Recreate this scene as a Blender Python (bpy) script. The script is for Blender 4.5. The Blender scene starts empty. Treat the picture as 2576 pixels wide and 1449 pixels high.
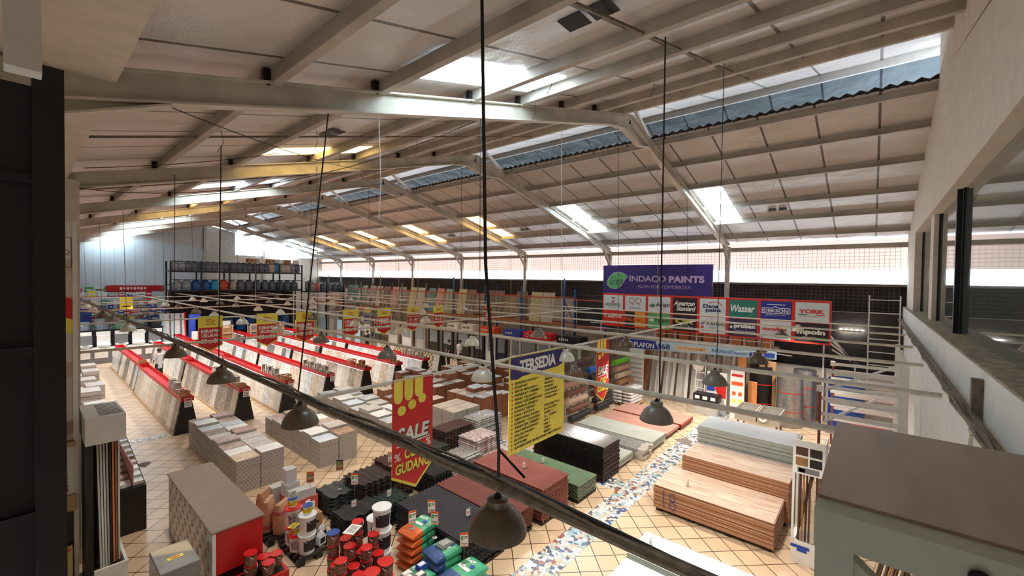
import bpy, math, random
from mathutils import Vector, Matrix
rnd = random.Random(7)
S = bpy.context.scene
COL = S.collection
PI = math.pi
# ---------------------------------------------------------------- camera
cam = bpy.data.cameras.new('camera'); co = bpy.data.objects.new('camera', cam); COL.objects.link(co)
cam.sensor_width = 36; cam.lens = 14.847; cam.clip_start = .05; cam.clip_end = 300
Rm = Matrix(((0.65133943, 0.0060706, -0.75876221), (-0.75864957, 0.0242057, -0.65104908), (0.01441411, 0.99968857, 0.02037158)))
co.matrix_world = Matrix.Translation((0, 0, 5.4)) @ Rm.to_4x4()
S.camera = co
# ---------------------------------------------------------------- world and exposure
S.view_settings.view_transform = 'Standard'; S.view_settings.look = 'None'
S.view_settings.gamma = 1; S.view_settings.use_curve_mapping = False
S.view_settings.exposure = 1.2
W = bpy.data.worlds.new('sky'); S.world = W; W.use_nodes = True
wn = W.node_tree; bg = wn.nodes['Background']
bg.inputs[0].default_value = (.80, .90, 1, 1); bg.inputs[1].default_value = 3.2
LAMP_W = 40       # watts of each lit pendant
SKY_E = 6.5       # skylight brightness
# ---------------------------------------------------------------- materials
def lin(c):
    return tuple(((x/255)/12.92 if x/255 <= .04045 else ((x/255+.055)/1.055)**2.4) for x in c)
MATS = {}
def pm(name, rgb, rough=.6, metal=0, var=.12, scale=6, bump=.0, bscale=60, trans=0, alpha=1, stretch=None, rgb2=None, coat=0):
    if name in MATS: return MATS[name]
    m = bpy.data.materials.new(name); m.use_nodes = True; nt = m.node_tree; N = nt.nodes; L = nt.links
    b = N['Principled BSDF']; b.inputs['Roughness'].default_value = rough; b.inputs['Metallic'].default_value = metal
    if trans: b.inputs['Transmission Weight'].default_value = trans
    if alpha < 1: b.inputs['Alpha'].default_value = alpha
    if coat: b.inputs['Coat Weight'].default_value = coat
    tc = N.new('ShaderNodeTexCoord'); mp = N.new('ShaderNodeMapping'); L.new(tc.outputs['Object'], mp.inputs[0])
    if stretch: mp.inputs['Scale'].default_value = stretch
    no = N.new('ShaderNodeTexNoise'); no.inputs['Scale'].default_value = scale; no.inputs['Detail'].default_value = 4
    L.new(mp.outputs[0], no.inputs['Vector'])
    r = N.new('ShaderNodeValToRGB'); c = lin(rgb)
    c2 = lin(rgb2) if rgb2 else tuple(max(0, x*(1-2.2*var)) for x in c)
    r.color_ramp.elements[0].position = .32; r.color_ramp.elements[1].position = .66
    r.color_ramp.elements[0].color = (*c2, 1); r.color_ramp.elements[1].color = (*c, 1)
    L.new(no.outputs[0], r.inputs[0]); L.new(r.outputs[0], b.inputs['Base Color'])
    if bump:
        n2 = N.new('ShaderNodeTexNoise'); n2.inputs['Scale'].default_value = bscale; L.new(tc.outputs['Object'], n2.inputs['Vector'])
        bu = N.new('ShaderNodeBump'); bu.inputs['Strength'].default_value = bump; bu.inputs['Distance'].default_value = .02
        L.new(n2.outputs[0], bu.inputs['Height']); L.new(bu.outputs[0], b.inputs['Normal'])
    m.diffuse_color = (*c, 1); MATS[name] = m
    return m
def em(name, rgb, s):
    if name in MATS: return MATS[name]
    m = bpy.data.materials.new(name); m.use_nodes = True; b = m.node_tree.nodes['Principled BSDF']
    b.inputs['Base Color'].default_value = (*lin(rgb), 1); b.inputs['Emission Color'].default_value = (*lin(rgb), 1)
    b.inputs['Emission Strength'].default_value = s; MATS[name] = m; return m
def mth(nt, op, a, b=None, c=None):
    n = nt.nodes.new('ShaderNodeMath'); n.operation = op
    for i, x in enumerate((a, b, c)):
        if x is None: continue
        if isinstance(x, (int, float)): n.inputs[i].default_value = x
        else: nt.links.new(x, n.inputs[i])
    return n.outputs[0]
def mix(nt, f, a, b):
    n = nt.nodes.new('ShaderNodeMix'); n.data_type = 'RGBA'
    for i, x in ((0, f), (6, a), (7, b)):
        if isinstance(x, (int, float)): n.inputs[i].default_value = x
        elif isinstance(x, tuple): n.inputs[i].default_value = (*x, 1)
        else: nt.links.new(x, n.inputs[i])
    return n.outputs[2]
def newmat(name, rough=.6, metal=0):
    m = bpy.data.materials.new(name); m.use_nodes = True; MATS[name] = m
    b = m.node_tree.nodes['Principled BSDF']; b.inputs['Roughness'].default_value = rough; b.inputs['Metallic'].default_value = metal
    tc = m.node_tree.nodes.new('ShaderNodeTexCoord'); sp = m.node_tree.nodes.new('ShaderNodeSeparateXYZ')
    m.node_tree.links.new(tc.outputs['Object'], sp.inputs[0])
    return m, m.node_tree, b, tc, sp
# floor: square tiles laid diagonally, dark joints
fl, nt, b, tc, sp = newmat('diagonal_floor_tiles', .28)
xo, yo = sp.outputs[0], sp.outputs[1]
s_ = mth(nt, 'MULTIPLY', mth(nt, 'ADD', xo, yo), .7071); t_ = mth(nt, 'MULTIPLY', mth(nt, 'SUBTRACT', xo, yo), .7071)
s2 = mth(nt, 'DIVIDE', mth(nt, 'SUBTRACT', s_, 9.779), .438); t2 = mth(nt, 'DIVIDE', mth(nt, 'SUBTRACT', t_, 3.924), .402)
g = mth(nt, 'MINIMUM', mth(nt, 'PINGPONG', s2, .5), mth(nt, 'PINGPONG', t2, .5))
gm = mth(nt, 'LESS_THAN', g, .021)
cv = nt.nodes.new('ShaderNodeCombineXYZ'); nt.links.new(mth(nt, 'ROUND', mth(nt,'ADD',s2,.5)), cv.inputs[0]); nt.links.new(mth(nt, 'ROUND', mth(nt,'ADD',t2,.5)), cv.inputs[1])
wnz = nt.nodes.new('ShaderNodeTexWhiteNoise'); nt.links.new(cv.outputs[0], wnz.inputs[0])
tilec = mix(nt, wnz.outputs[0], lin((226, 200, 168)), lin((210, 182, 150)))
nz = nt.nodes.new('ShaderNodeTexNoise'); nz.inputs['Scale'].default_value = .7; nt.links.new(tc.outputs['Object'], nz.inputs['Vector'])
tilec = mix(nt, mth(nt, 'MULTIPLY', nz.outputs[0], .55), tilec, lin((196, 170, 140)))
col = mix(nt, gm, tilec, lin((62, 46, 34))); nt.links.new(col, b.inputs['Base Color'])
# worn patches of bare cement
nz2 = nt.nodes.new('ShaderNodeTexNoise'); nz2.inputs['Scale'].default_value = .55; nt.links.new(tc.outputs['Object'], nz2.inputs['Vector'])
# mosaic of broken tile pieces
mo, nt, b, tc, sp = newmat('broken_tile_mosaic', .3)
vo = nt.nodes.new('ShaderNodeTexVoronoi'); vo.inputs['Scale'].default_value = 12; nt.links.new(tc.outputs['Object'], vo.inputs['Vector'])
sc = nt.nodes.new('ShaderNodeSeparateColor'); nt.links.new(vo.outputs['Color'], sc.inputs[0])
rp = nt.nodes.new('ShaderNodeValToRGB'); rp.color_ramp.interpolation = 'CONSTANT'; els = rp.color_ramp.elements
pal = [(236,234,230),(160,190,204),(70,96,146),(226,214,200),(150,92,74),(150,180,176),(240,240,236),(206,184,160),(70,80,100),(198,208,214),(196,206,214)]
els[0].color = (*lin(pal[0]), 1); els[1].position = 1/11; els[1].color = (*lin(pal[1]), 1)
for i in range(2, 11): e = els.new(i/11); e.color = (*lin(pal[i]), 1)
nt.links.new(sc.outputs[0], rp.inputs[0])
v2 = nt.nodes.new('ShaderNodeTexVoronoi'); v2.feature = 'DISTANCE_TO_EDGE'; v2.inputs['Scale'].default_value = 12; nt.links.new(tc.outputs['Object'], v2.inputs['Vector'])
nt.links.new(mix(nt, mth(nt, 'LESS_THAN', v2.outputs[0], .035), rp.outputs[0], lin((150, 140, 130))), b.inputs['Base Color'])
# foil roof insulation with seams
def foil(name, c1, c2, seam, step, rough, axis=1, metal=.0):
    m, nt, b, tc, sp = newmat(name, rough, metal)
    n = nt.nodes.new('ShaderNodeTexNoise'); n.inputs['Scale'].default_value = .9; n.inputs['Detail'].default_value = 6; nt.links.new(tc.outputs['Object'], n.inputs['Vector'])
    c = mix(nt, n.outputs[0], lin(c1), lin(c2))
    q = mth(nt, 'PINGPONG', mth(nt, 'DIVIDE', sp.outputs[axis], step), .5)
    nt.links.new(mix(nt, mth(nt, 'LESS_THAN', q, .022), c, lin(seam)), b.inputs['Base Color'])
    n3 = nt.nodes.new('ShaderNodeTexNoise'); n3.inputs['Scale'].default_value = 26; nt.links.new(tc.outputs['Object'], n3.inputs['Vector'])
    n4 = nt.nodes.new('ShaderNodeTexNoise'); n4.inputs['Scale'].default_value = 1.7; nt.links.new(tc.outputs['Object'], n4.inputs['Vector'])
    bu = nt.nodes.new('ShaderNodeBump'); bu.inputs['Strength'].default_value = .55; bu.inputs['Distance'].default_value = .12
    nt.links.new(mth(nt, 'ADD', mth(nt, 'MULTIPLY', n3.outputs[0], .12), n4.outputs[0]), bu.inputs['Height']); nt.links.new(bu.outputs[0], b.inputs['Normal'])
    return m
FOIL = foil('foil_roof_insulation', (226, 220, 216), (200, 192, 186), (110, 102, 96), 1.21, .42, metal=.25)
def stripes(name, c1, c2, step, axis=2, duty=.5, rough=.7, jit=.25, metal=0):
    if name in MATS: return MATS[name]
    m, nt, b, tc, sp = newmat(name, rough, metal)
    n = nt.nodes.new('ShaderNodeTexNoise'); n.inputs['Scale'].default_value = 3; nt.links.new(tc.outputs['Object'], n.inputs['Vector'])
    v = mth(nt, 'ADD', mth(nt, 'DIVIDE', sp.outputs[axis], step), mth(nt, 'MULTIPLY', n.outputs[0], jit))
    q = mth(nt, 'LESS_THAN', mth(nt, 'FRACT', v), duty)
    nt.links.new(mix(nt, q, lin(c1), lin(c2)), b.inputs['Base Color']); return m
def tilemat(name, c1, c2, sx, sz, grout=(150, 145, 135), rough=.25, vs=5, kind='noise', axes=(1, 2)):
    """ceramic wall/floor tile face: pattern plus joints"""
    if name in MATS: return MATS[name]
    m, nt, b, tc, sp = newmat(name, rough)
    if kind == 'noise':
        n = nt.nodes.new('ShaderNodeTexNoise'); n.inputs['Scale'].default_value = vs; n.inputs['Detail'].default_value = 8; o = n.outputs[0]
    elif kind == 'speck':
        n = nt.nodes.new('ShaderNodeTexVoronoi'); n.inputs['Scale'].default_value = vs*3; o = mth(nt, 'LESS_THAN', n.outputs[0], .33)
    else:
        n = nt.nodes.new('ShaderNodeTexChecker'); n.inputs['Scale'].default_value = vs; o = n.outputs[1]
    nt.links.new(tc.outputs['Object'], n.inputs['Vector'])
    r = nt.nodes.new('ShaderNodeValToRGB'); r.color_ramp.elements[0].position = .38; r.color_ramp.elements[1].position = .6
    r.color_ramp.elements[0].color = (*lin(c1), 1); r.color_ramp.elements[1].color = (*lin(c2), 1); nt.links.new(o, r.inputs[0])
    g = mth(nt, 'MINIMUM', mth(nt, 'PINGPONG', mth(nt, 'DIVIDE', sp.outputs[axes[0]], sx), .5), mth(nt, 'PINGPONG', mth(nt, 'DIVIDE', sp.outputs[axes[1]], sz), .5))
    nt.links.new(mix(nt, mth(nt, 'LESS_THAN', g, .013 if sx < 5 else -1), r.outputs[0], lin(grout)), b.inputs['Base Color']); return m
# ---------------------------------------------------------------- mesh building
class M:
    def __init__(s): s.v = []; s.f = []; s.m = []; s.mats = []
    def add(s, vs, fs, mat):
        if mat not in s.mats: s.mats.append(mat)
        k = s.mats.index(mat); n = len(s.v)
        s.v += [tuple(v) for v in vs]; s.f += [tuple(i+n for i in f) for f in fs]; s.m += [k]*len(fs); return s
    def box(s, x0, x1, y0, y1, z0, z1, mat):
        return s.add([(x0,y0,z0),(x1,y0,z0),(x1,y1,z0),(x0,y1,z0),(x0,y0,z1),(x1,y0,z1),(x1,y1,z1),(x0,y1,z1)],
                     [(0,3,2,1),(4,5,6,7),(0,1,5,4),(1,2,6,5),(2,3,7,6),(3,0,4,7)], mat)
    def beam(s, p, q, w, h, mat, up=(0, 0, 1)):
        p = Vector(p); q = Vector(q); d = (q-p).normalized(); u = Vector(up)
        a = d.cross(u)
        if a.length < 1e-4: a = d.cross(Vector((1, 0, 0)))
        a.normalize(); c = a.cross(d).normalized(); a *= w/2; c *= h/2
        vs = [p-a-c, p+a-c, p+a+c, p-a+c, q-a-c, q+a-c, q+a+c, q-a+c]
        return s.add(vs, [(0,1,2,3),(7,6,5,4),(0,4,5,1),(1,5,6,2),(2,6,7,3),(3,7,4,0)], mat)
    def tube(s, pts, r, n, mat, caps=True):
        pts = [Vector(p) for p in pts]; vs = []; fs = []
        a = None
        for i, p in enumerate(pts):
            d = (pts[min(i+1, len(pts)-1)]-pts[max(i-1, 0)]).normalized()
            if a is None:
                a = d.cross(Vector((0, 0, 1)))
                if a.length < 1e-3: a = d.cross(Vector((1, 0, 0)))
            a = (a-d*a.dot(d)).normalized(); b = d.cross(a)
            rr = r[i] if isinstance(r, (list, tuple)) else r
            for k in range(n):
                t = 2*PI*k/n; vs.append(p+a*(rr*math.cos(t))+b*(rr*math.sin(t)))
        for i in range(len(pts)-1):
            for k in range(n):
                fs.append((i*n+k, i*n+(k+1) % n, (i+1)*n+(k+1) % n, (i+1)*n+k))
        if caps: fs.append(tuple(range(n-1, -1, -1))); fs.append(tuple((len(pts)-1)*n+k for k in range(n)))
        return s.add(vs, fs, mat)
    def lathe(s, prof, n, mat, c=(0, 0, 0), closed=False):
        vs = []; fs = []
        for (r, z) in prof:
            for k in range(n):
                t = 2*PI*k/n; vs.append((c[0]+r*math.cos(t), c[1]+r*math.sin(t), c[2]+z))
        P = len(prof)
        for i in range(P-1 if not closed else P):
            for k in range(n): fs.append((i*n+k, i*n+(k+1) % n, ((i+1) % P)*n+(k+1) % n, ((i+1) % P)*n+k))
        if not closed:
            if prof[0][0] > 1e-4: fs.append(tuple(range(n-1, -1, -1)))
            if prof[-1][0] > 1e-4: fs.append(tuple((P-1)*n+k for k in range(n)))
        return s.add(vs, fs, mat)
    def ext(s, poly, o, u, v, d, mat, mat2=None):
        """polygon (2D list) in frame o,u,v extruded along vector d"""
        o, u, v, d = map(Vector, (o, u, v, d)); n = len(poly)
        a = [o+u*x+v*y for x, y in poly]; vs = a+[p+d for p in a]
        s.add(vs, [tuple(range(n-1, -1, -1)), tuple(range(n, 2*n))], mat)
        return s.add(vs, [(i, (i+1) % n, n+(i+1) % n, n+i) for i in range(n)], mat2 or mat)
    def build(s, name, parent=None, loc=(0, 0, 0), rz=0, smooth=False, bevel=0):
        me = bpy.data.meshes.new(name); me.from_pydata(s.v, [], s.f)
        for m in s.mats: me.materials.append(m)
        if len(s.mats) > 1: me.polygons.foreach_set('material_index', s.m)
        if smooth:
            me.polygons.foreach_set('use_smooth', [True]*len(me.polygons))
            me.set_sharp_from_angle(angle=math.radians(38))
        me.update()
        o = bpy.data.objects.new(name, me); COL.objects.link(o); o.location = loc; o.rotation_euler = (0, 0, rz)
        if parent is not None: o.parent = parent
        if bevel:
            md = o.modifiers.new('b', 'BEVEL'); md.width = bevel; md.segments = 2; md.limit_method = 'ANGLE'
        return o
def tag(o, label=None, cat=None, group=None, kind=None):
    if label: o['label'] = label
    if cat: o['category'] = cat
    if group: o['group'] = group
    if kind: o['kind'] = kind
    return o
def thing(name, label, cat, loc=(0, 0, 0), rz=0, group=None):
    o = bpy.data.objects.new(name, None); COL.objects.link(o); o.empty_display_size = .1
    o.location = loc; o.rotation_euler = (0, 0, rz); return tag(o, label, cat, group)
def struct(o): o['kind'] = 'structure'; return o
def dup(o, loc=None, rz=None, label=None, group=None, parent=None):
    kids = [(c, list(c.children)) for c in o.children]
    r = o.copy(); COL.objects.link(r)
    if loc is not None: r.location = loc
    if rz is not None: r.rotation_euler = (0, 0, rz)
    if label: r['label'] = label
    if group: r['group'] = group
    if parent is not None: r.parent = parent
    for c, gs in kids:
        d = c.copy(); COL.objects.link(d); d.parent = r
        for g in gs:
            e = g.copy(); COL.objects.link(e); e.parent = d
    return r
# ---------------------------------------------------------------- lettering
_tc = {}
def text_geo(txt, bold=0, shear=0):
    k = (txt, bold, shear)
    if k in _tc: return _tc[k]
    cu = bpy.data.curves.new('t', 'FONT'); cu.body = txt; cu.offset = bold; cu.shear = shear; cu.resolution_u = 3
    cu.fill_mode = 'FRONT'
    o = bpy.data.objects.new('t', cu); COL.objects.link(o)
    dg = bpy.context.evaluated_depsgraph_get(); me = bpy.data.meshes.new_from_object(o.evaluated_get(dg))
    vs = [tuple(v.co) for v in me.vertices]; fs = [tuple(p.vertices) for p in me.polygons]
    bpy.data.objects.remove(o); bpy.data.curves.remove(cu); bpy.data.meshes.remove(me)
    x0 = min(v[0] for v in vs); x1 = max(v[0] for v in vs); y0 = min(v[1] for v in vs); y1 = max(v[1] for v in vs)
    vs = [((v[0]-x0)/max(x1-x0, 1e-6), (v[1]-y0)/max(y1-y0, 1e-6)) for v in vs]
    _tc[k] = (vs, fs); return _tc[k]
class Face:
    """a flat printed face: origin o (bottom left), u right, v up, n towards the viewer"""
    def __init__(s, mb, o, u, v): s.mb = mb; s.o = Vector(o); s.u = Vector(u); s.v = Vector(v); s.n = s.u.cross(s.v).normalized(); s.k = 1
    def P(s, x, y, lift): return s.o+s.u*x+s.v*y+s.n*lift
    def poly(s, pts, mat, lift=.003):
        s.mb.add([s.P(x, y, lift) for x, y in pts], [tuple(range(len(pts)))], mat)
    def rect(s, x0, y0, x1, y1, mat, lift=.003): s.poly([(x0,y0),(x1,y0),(x1,y1),(x0,y1)], mat, lift)
    def text(s, txt, x0, y0, x1, y1, mat, bold=.02, shear=0, lift=.006):
        vs, fs = text_geo(txt, bold, shear)
        s.mb.add([s.P(x0+(x1-x0)*a, y0+(y1-y0)*b, lift) for a, b in vs], fs, mat)
    def disc(s, x, y, r, mat, n=14, lift=.004, ry=None):
        ry = ry or r
        s.poly([(x+r*math.cos(2*PI*k/n), y+ry*math.sin(2*PI*k/n)) for k in range(n)], mat, lift)
    def ring(s, x, y, r, w, mat, a0=0, a1=2*PI, n=20, lift=.005, ry=None):
        ry = ry or r; vs = []
        for k in range(n+1):
            t = a0+(a1-a0)*k/n
            vs += [s.P(x+r*math.cos(t), y+ry*math.sin(t), lift), s.P(x+(r-w)*math.cos(t), y+(ry-w)*math.sin(t), lift)]
        s.mb.add(vs, [(2*k, 2*k+2, 2*k+3, 2*k+1) for k in range(n)], mat)
    def line(s, pts, w, mat, lift=.005):
        for (a, b), (c, d) in zip(pts[:-1], pts[1:]):
            L = math.hypot(c-a, d-b) or 1; nx, ny = -(d-b)/L*w/2, (c-a)/L*w/2
            s.poly([(a+nx,b+ny),(c+nx,d+ny),(c-nx,d-ny),(a-nx,b-ny)][::-1], mat, lift)
# common materials
WHITE = pm('white_paint', (228, 226, 222), .5, var=.05)
CREAM = pm('cream_plaster', (222, 212, 198), .85, var=.05, bump=.15, bscale=25)
STEEL = pm('cream_painted_steel', (206, 196, 180), .55, var=.12, scale=3)
PURL = pm('grey_primed_steel', (190, 180, 168), .55, var=.12, scale=2)
PIPE = pm('off_white_conduit', (214, 206, 192), .45, var=.1)
GRIME = pm('dusty_brown_steel', (136, 122, 106), .75, var=.2, scale=14, bump=.3)
BLACK = pm('black_paint', (22, 20, 22), .45, var=.1)
DARK = pm('dark_brown_frame', (26, 17, 17), .5, var=.1)
RED = pm('red_gloss_paint', (196, 26, 30), .4, var=.06)
GALV = pm('galvanised_steel', (170, 172, 172), .35, .7, var=.12, scale=9)
CARD = pm('brown_cardboard', (176, 134, 94), .85, var=.1)
PAPER = pm('white_print', (236, 236, 232), .6, var=.02)
YEL = pm('yellow_print', (246, 230, 92), .6, var=.04)
REDP = pm('red_print', (214, 34, 34), .6, var=.05)
BLKP = pm('black_print', (24, 24, 28), .6, var=.02)
NAVY = pm('navy_print', (50, 42, 110), .6, var=.03)
ORG = pm('orange_print', (232, 96, 30), .6, var=.05)
GRNP = pm('green_print', (70, 170, 90), .6, var=.04)
BLUP = pm('blue_print', (40, 70, 170), .6, var=.04)
GREYP = pm('grey_print', (120, 120, 124), .6, var=.04)
WIRE = pm('black_wire', (22, 20, 20), .6, var=.05)
WOOD = pm('pale_wood', (206, 170, 128), .6, var=.12, scale=4, stretch=(1, 12, 1))
LITW = em('cool_led_strip', (225, 235, 255), 3.2)
# ================================================================ THE BUILDING
KS = (9.85-7.05)/10.6
def roofz(x): return 10.12-KS*abs(x-10.9)
FR = [-.84+6.04*k for k in range(1, 8)]    # portal frames
m = M(); m.box(-.6, 21.9, -1.2, 47, -.12, 0, fl)
m.box(4.2, 18.9, 4.3, 4.92, 0, .004, mo); m.box(9.95, 10.55, 4.92, 12, 0, .004, mo); m.box(1.4, 3.3, 17.75, 18.1, 0, .004, mo)
PATCH = pm('bare_cement', (118, 108, 100), .9, var=.1)
for px, py, r in ((2.25, 15.6, .22), (3.6, 10.4, .25), (4.4, 11.1, .28), (14.6, 4.75, .3), (2.4, 8.9, .06), (2.05, 14.6, .08)):
    q = [(px+r*rnd.uniform(.6, 1.2)*math.cos(t*PI/4), py+r*rnd.uniform(.6, 1.2)*math.sin(t*PI/4)) for t in range(8)]
    m.ext(q, (0, 0, .0), (1, 0, 0), (0, 1, 0), (0, 0, .005), PATCH)
struct(m.build('floor'))
# roof: near slope runs past the ridge as a raised overhang, far slope starts lower: the gap lets light in
m = M(); Y0, Y1 = -1.15, 47
def slab(m, x0, x1, z0, z1, y0=Y0, y1=Y1, mat=FOIL, th=.05):
    m.ext([(x0, z0), (x1, z1), (x1, z1+th), (x0, z0+th)], (0, y0, 0), (1, 0, 0), (0, 0, 1), (0, y1-y0, 0), mat)
slab(m, -.6, 13.8, roofz(-.6), 10.12+KS*2.9)
slab(m, 13.8, 17.3, 10.12+KS*2.9, 9.35, mat=foil('daylight_tinted_foil', (150, 164, 172), (112, 126, 134), (70, 78, 84), 1.21, .4, metal=.3))  # bluish daylight put into the foil colour; slab end lowered to cut light
slab(m, 12.55, 22.2, roofz(12.55), roofz(22.2))
CORR = pm('corrugated_roof_edge', (70, 66, 64), .5, .3)
pts = []
for k in range(0, 4*48*2+1):
    y = Y0+k*.125; pts.append(y)
vs = []; fs = []
for i, y in enumerate(pts):
    dz = .035*math.cos(i*PI/1.0); vs += [(12.45, y, roofz(12.45)+.06+dz), (12.95, y, roofz(12.95)+.06+dz)]
    if i: fs.append((2*i-2, 2*i-1, 2*i+1, 2*i))
m.add(vs, fs, CORR)
struct(m.build('ceiling'))
# purlins
PX = [.3, 1.85, 3.2, 4.95, 6.2, 7.65, 9.05]
n = 0
def trim(m):
    global n; n += 1; return struct(m.build('trim_%d' % n))
for x in PX:
    z = roofz(x)-.09; m = M(); m.beam((x, Y0, z), (x, Y1, z), .02, .17, PURL); m.beam((x+.04, Y0, z-.08), (x+.04, Y1, z-.08), .09, .014, PURL); trim(m)
z = 10.12-KS*.45-.1; m = M(); m.beam((10.42, Y0, z), (10.42, Y1, z), .08, .2, STEEL); trim(m)
z = 10.12+KS*2.8-.1; m = M(); m.beam((13.7, Y0, z), (13.7, Y1, z), .08, .18, WHITE); trim(m)
for x in (12.62, 14.0, 15.63, 17.45, 19.0, 20.75):
    z = roofz(x)-.09; m = M(); m.beam((x, Y0, z), (x, Y1, z), .02, .17, PURL); m.beam((x-.04, Y0, z-.08), (x-.04, Y1, z-.08), .09, .014, PURL); trim(m)
# portal frames
def ibeam(m, p, q, d, w, mat):
    p = Vector(p); q = Vector(q); m.beam(p, q, .014, d, mat)
    dr = (q-p).normalized(); up = Vector((-dr.z, 0, dr.x)) * (1 if dr.x > 0 else -1)
    m.beam(p+up*d/2, q+up*d/2, w, .022, mat); m.beam(p-up*d/2, q-up*d/2, w, .022, mat)
for y in FR:
    m = M(); o = .17+.14
    ibeam(m, (-.3, y, roofz(-.3)-o), (10.95, y, roofz(10.9)-o), .27, .16, STEEL)
    ibeam(m, (10.9, y, roofz(10.9)-o), (21.45, y, roofz(21.45)-o), .27, .16, STEEL)
    za = roofz(10.9)-o-.13
    m.ext([(9.75, za-KS*1.15), (10.9, za), (12.1, za-KS*1.2), (11.5, za-.42), (10.5, za-.22)], (0, y-.007, 0), (1,0,0), (0,0,1), (0,.014,0), STEEL)
    m.beam((9.75, y, za-KS*1.15), (10.5, y, za-.22), .16, .02, STEEL); m.beam((10.5, y, za-.22), (11.5, y, za-.42), .16, .02, STEEL); m.beam((11.5, y, za-.42), (12.1, y, za-KS*1.2), .16, .02, STEEL)
    m.ext([(-.3, 6.70), (.95, roofz(.95)-o-.15), (-.3, 6.52)], (0, y-.007, 0), (1,0,0), (0,0,1), (0,.014,0), STEEL)
    m.beam((-.3, y, 6.5), (.95, y, roofz(.95)-o-.16), .16, .02, STEEL)
    m.beam((21.45, y, 0), (21.45, y, 7.05), .2, .16, STEEL); m.beam((21.4, y, 6.3), (20.7, y, roofz(20.7)-o-.12), .1, .1, STEEL)
    m.beam((11.5, y+.1, 10.25), (13.2, y+.1, roofz(13.2)-.2), .1, .1, WHITE)
    for x in PX[1:]: m.box(x-.09, x-.02, y-.04, y+.04, roofz(x)-.2, roofz(x)-.03, BLACK)
    trim(m)
# tie rods between purlins
for y in (2.2, 8.2, 14.2, 20.3):
    m = M(); m.beam((.3, y, roofz(.3)-.14), (10.4, y, roofz(10.4)-.14), .03, .03, GRIME); trim(m)
# skylights in roof, alternating clear and amber sheets
SKW = em('clear_skylight_sheet', (215, 240, 255), SKY_E); SKO = em('amber_skylight_sheet', (255, 218, 140), SKY_E*.3)
wn_ = 0
def window(m):
    global wn_; wn_ += 1; return struct(m.build('window_%d' % wn_))
for k, y in enumerate(FR+[46.2]):  # farthest sheets, last pair included, are added to brighten the hall end
    a = SKW if k in (0, 2, 4, 5, 6, 7) else SKO; c = SKW if k in (0, 1, 6, 7) else SKO
    m = M(); slab(m, 3.36, 6.05, roofz(3.36)-.012, roofz(6.05)-.012, y-1.15, y-.3, a, .01); window(m)
    m = M(); slab(m, 16.05, 19.1, roofz(16.05)-.012, roofz(19.1)-.012, y-1.05, y-.12, c, .01); window(m)
for x, y in ((3.87, 2.1), (3.95, 8.0), (18.2, 2.5), (18.2, 8.6), (18.1, 14.5), (18.1, 20.6)):
    m = M(); r = M()
    for d in (0, .34): m.box(x, x+.26, y+d, y+d+.28, min(roofz(x), roofz(x+.3))-.02, min(roofz(x), roofz(x+.3))-.01, BLACK)
    h = tag(m.build('vent_hatch'), 'dark twin vent hole cut in the %s roof slope %s' % ('near' if x < 10 else 'far', ('close to the camera', 'past the first frame', 'right of the pale far skylight', 'in the second far bay', 'in the third far bay', 'in the fourth far bay')[[2.1, 8.0, 2.5, 8.6, 14.5, 20.6].index(y)]), 'vent')
# far side wall: dark block wall, window strip with wire mesh
DKW = pm('dark_block_wall', (60, 54, 52), .9, var=.25, scale=2)  # dark mottled tone, shared by the wall band and dark backings
m = M(); m.box(21.6, 21.8, Y0, 47, 0, 4.3, CREAM); m.box(21.62, 21.8, Y0, 47, 4.3, 5.36, DKW)
m.box(21.5, 21.75, Y0, 47, 5.32, 5.42, GRIME); m.box(21.5, 21.76, Y0, 47, 6.82, 7.0, PURL); struct(m.build('wall_far'))
m = M()
slabm = pm('translucent_awning_sheet', (246, 226, 216), .7, var=.06, scale=2)
AWN = em('daylit_awning_sheet', (246, 226, 220), .42)  # sheet glows by itself, standing in for daylight coming through it
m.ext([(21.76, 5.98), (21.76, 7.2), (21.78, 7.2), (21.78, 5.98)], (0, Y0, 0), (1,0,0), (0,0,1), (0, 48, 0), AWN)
tag(m.build('outside_awning'), 'pale pink translucent awning sheet hanging outside the window strip', 'awning')
MESHM = pm('rusty_wire_mesh', (120, 112, 106), .6, var=.1)
for k in range(-1, 7):
    a = -.84+6.04*(k+1); m = M()
    y = a+.12
    while y < a+5.95: m.beam((21.42, y, 4.35), (21.42, y, 6.85), .008, .008, MESHM); y += .15
    z = 4.4
    while z < 6.85: m.beam((21.42, a+.1, z), (21.42, a+5.95, z), .008, .008, MESHM); z += .14
    wn_ += 1; struct(m.build('window_%d' % wn_))
# right wall (office block) with long glass window
m = M()
m.ext([(-1, 7.02), (21.8, 7.02), (21.8, roofz(21.8)), (12.5, roofz(12.5)), (12.5, 10.6), (10.9, 10.3), (-1, roofz(-1))], (0, -.92, 0), (1,0,0), (0,0,1), (0, -.25, 0), CREAM)
m.box(18.0, 21.8, -1.17, -.92, 4.6, 7.02, CREAM)
m.box(13.6, 14.3, -1.17, -1.0, 4.6, 7.02, CREAM)
WWALL = pm('white_lime_wall', (226, 228, 226), .85, var=.04, scale=3, bump=.1)
m.box(2.2, 21.8, -1.17, -.82, 3.6, 4.58, WWALL); m.box(2.2, 21.8, -1.17, -.86, 0, 3.6, WWALL)
DUST = pm('dusty_ledge', (178, 164, 142), .95, var=.2, scale=9, bump=.3)
m.box(2.2, 21.8, -1.17, -.83, 4.58, 4.6, DUST); struct(m.build('wall_right'))
GLASS = newmat('green_tinted_glass', .03)[0]; b = GLASS.node_tree.nodes['Principled BSDF']
b.inputs['Base Color'].default_value = (*lin((206, 220, 214)), 1); b.inputs['Transmission Weight'].default_value = .9; b.inputs['IOR'].default_value = 1.5
b.inputs['Specular IOR Level'].default_value = .9
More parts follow.
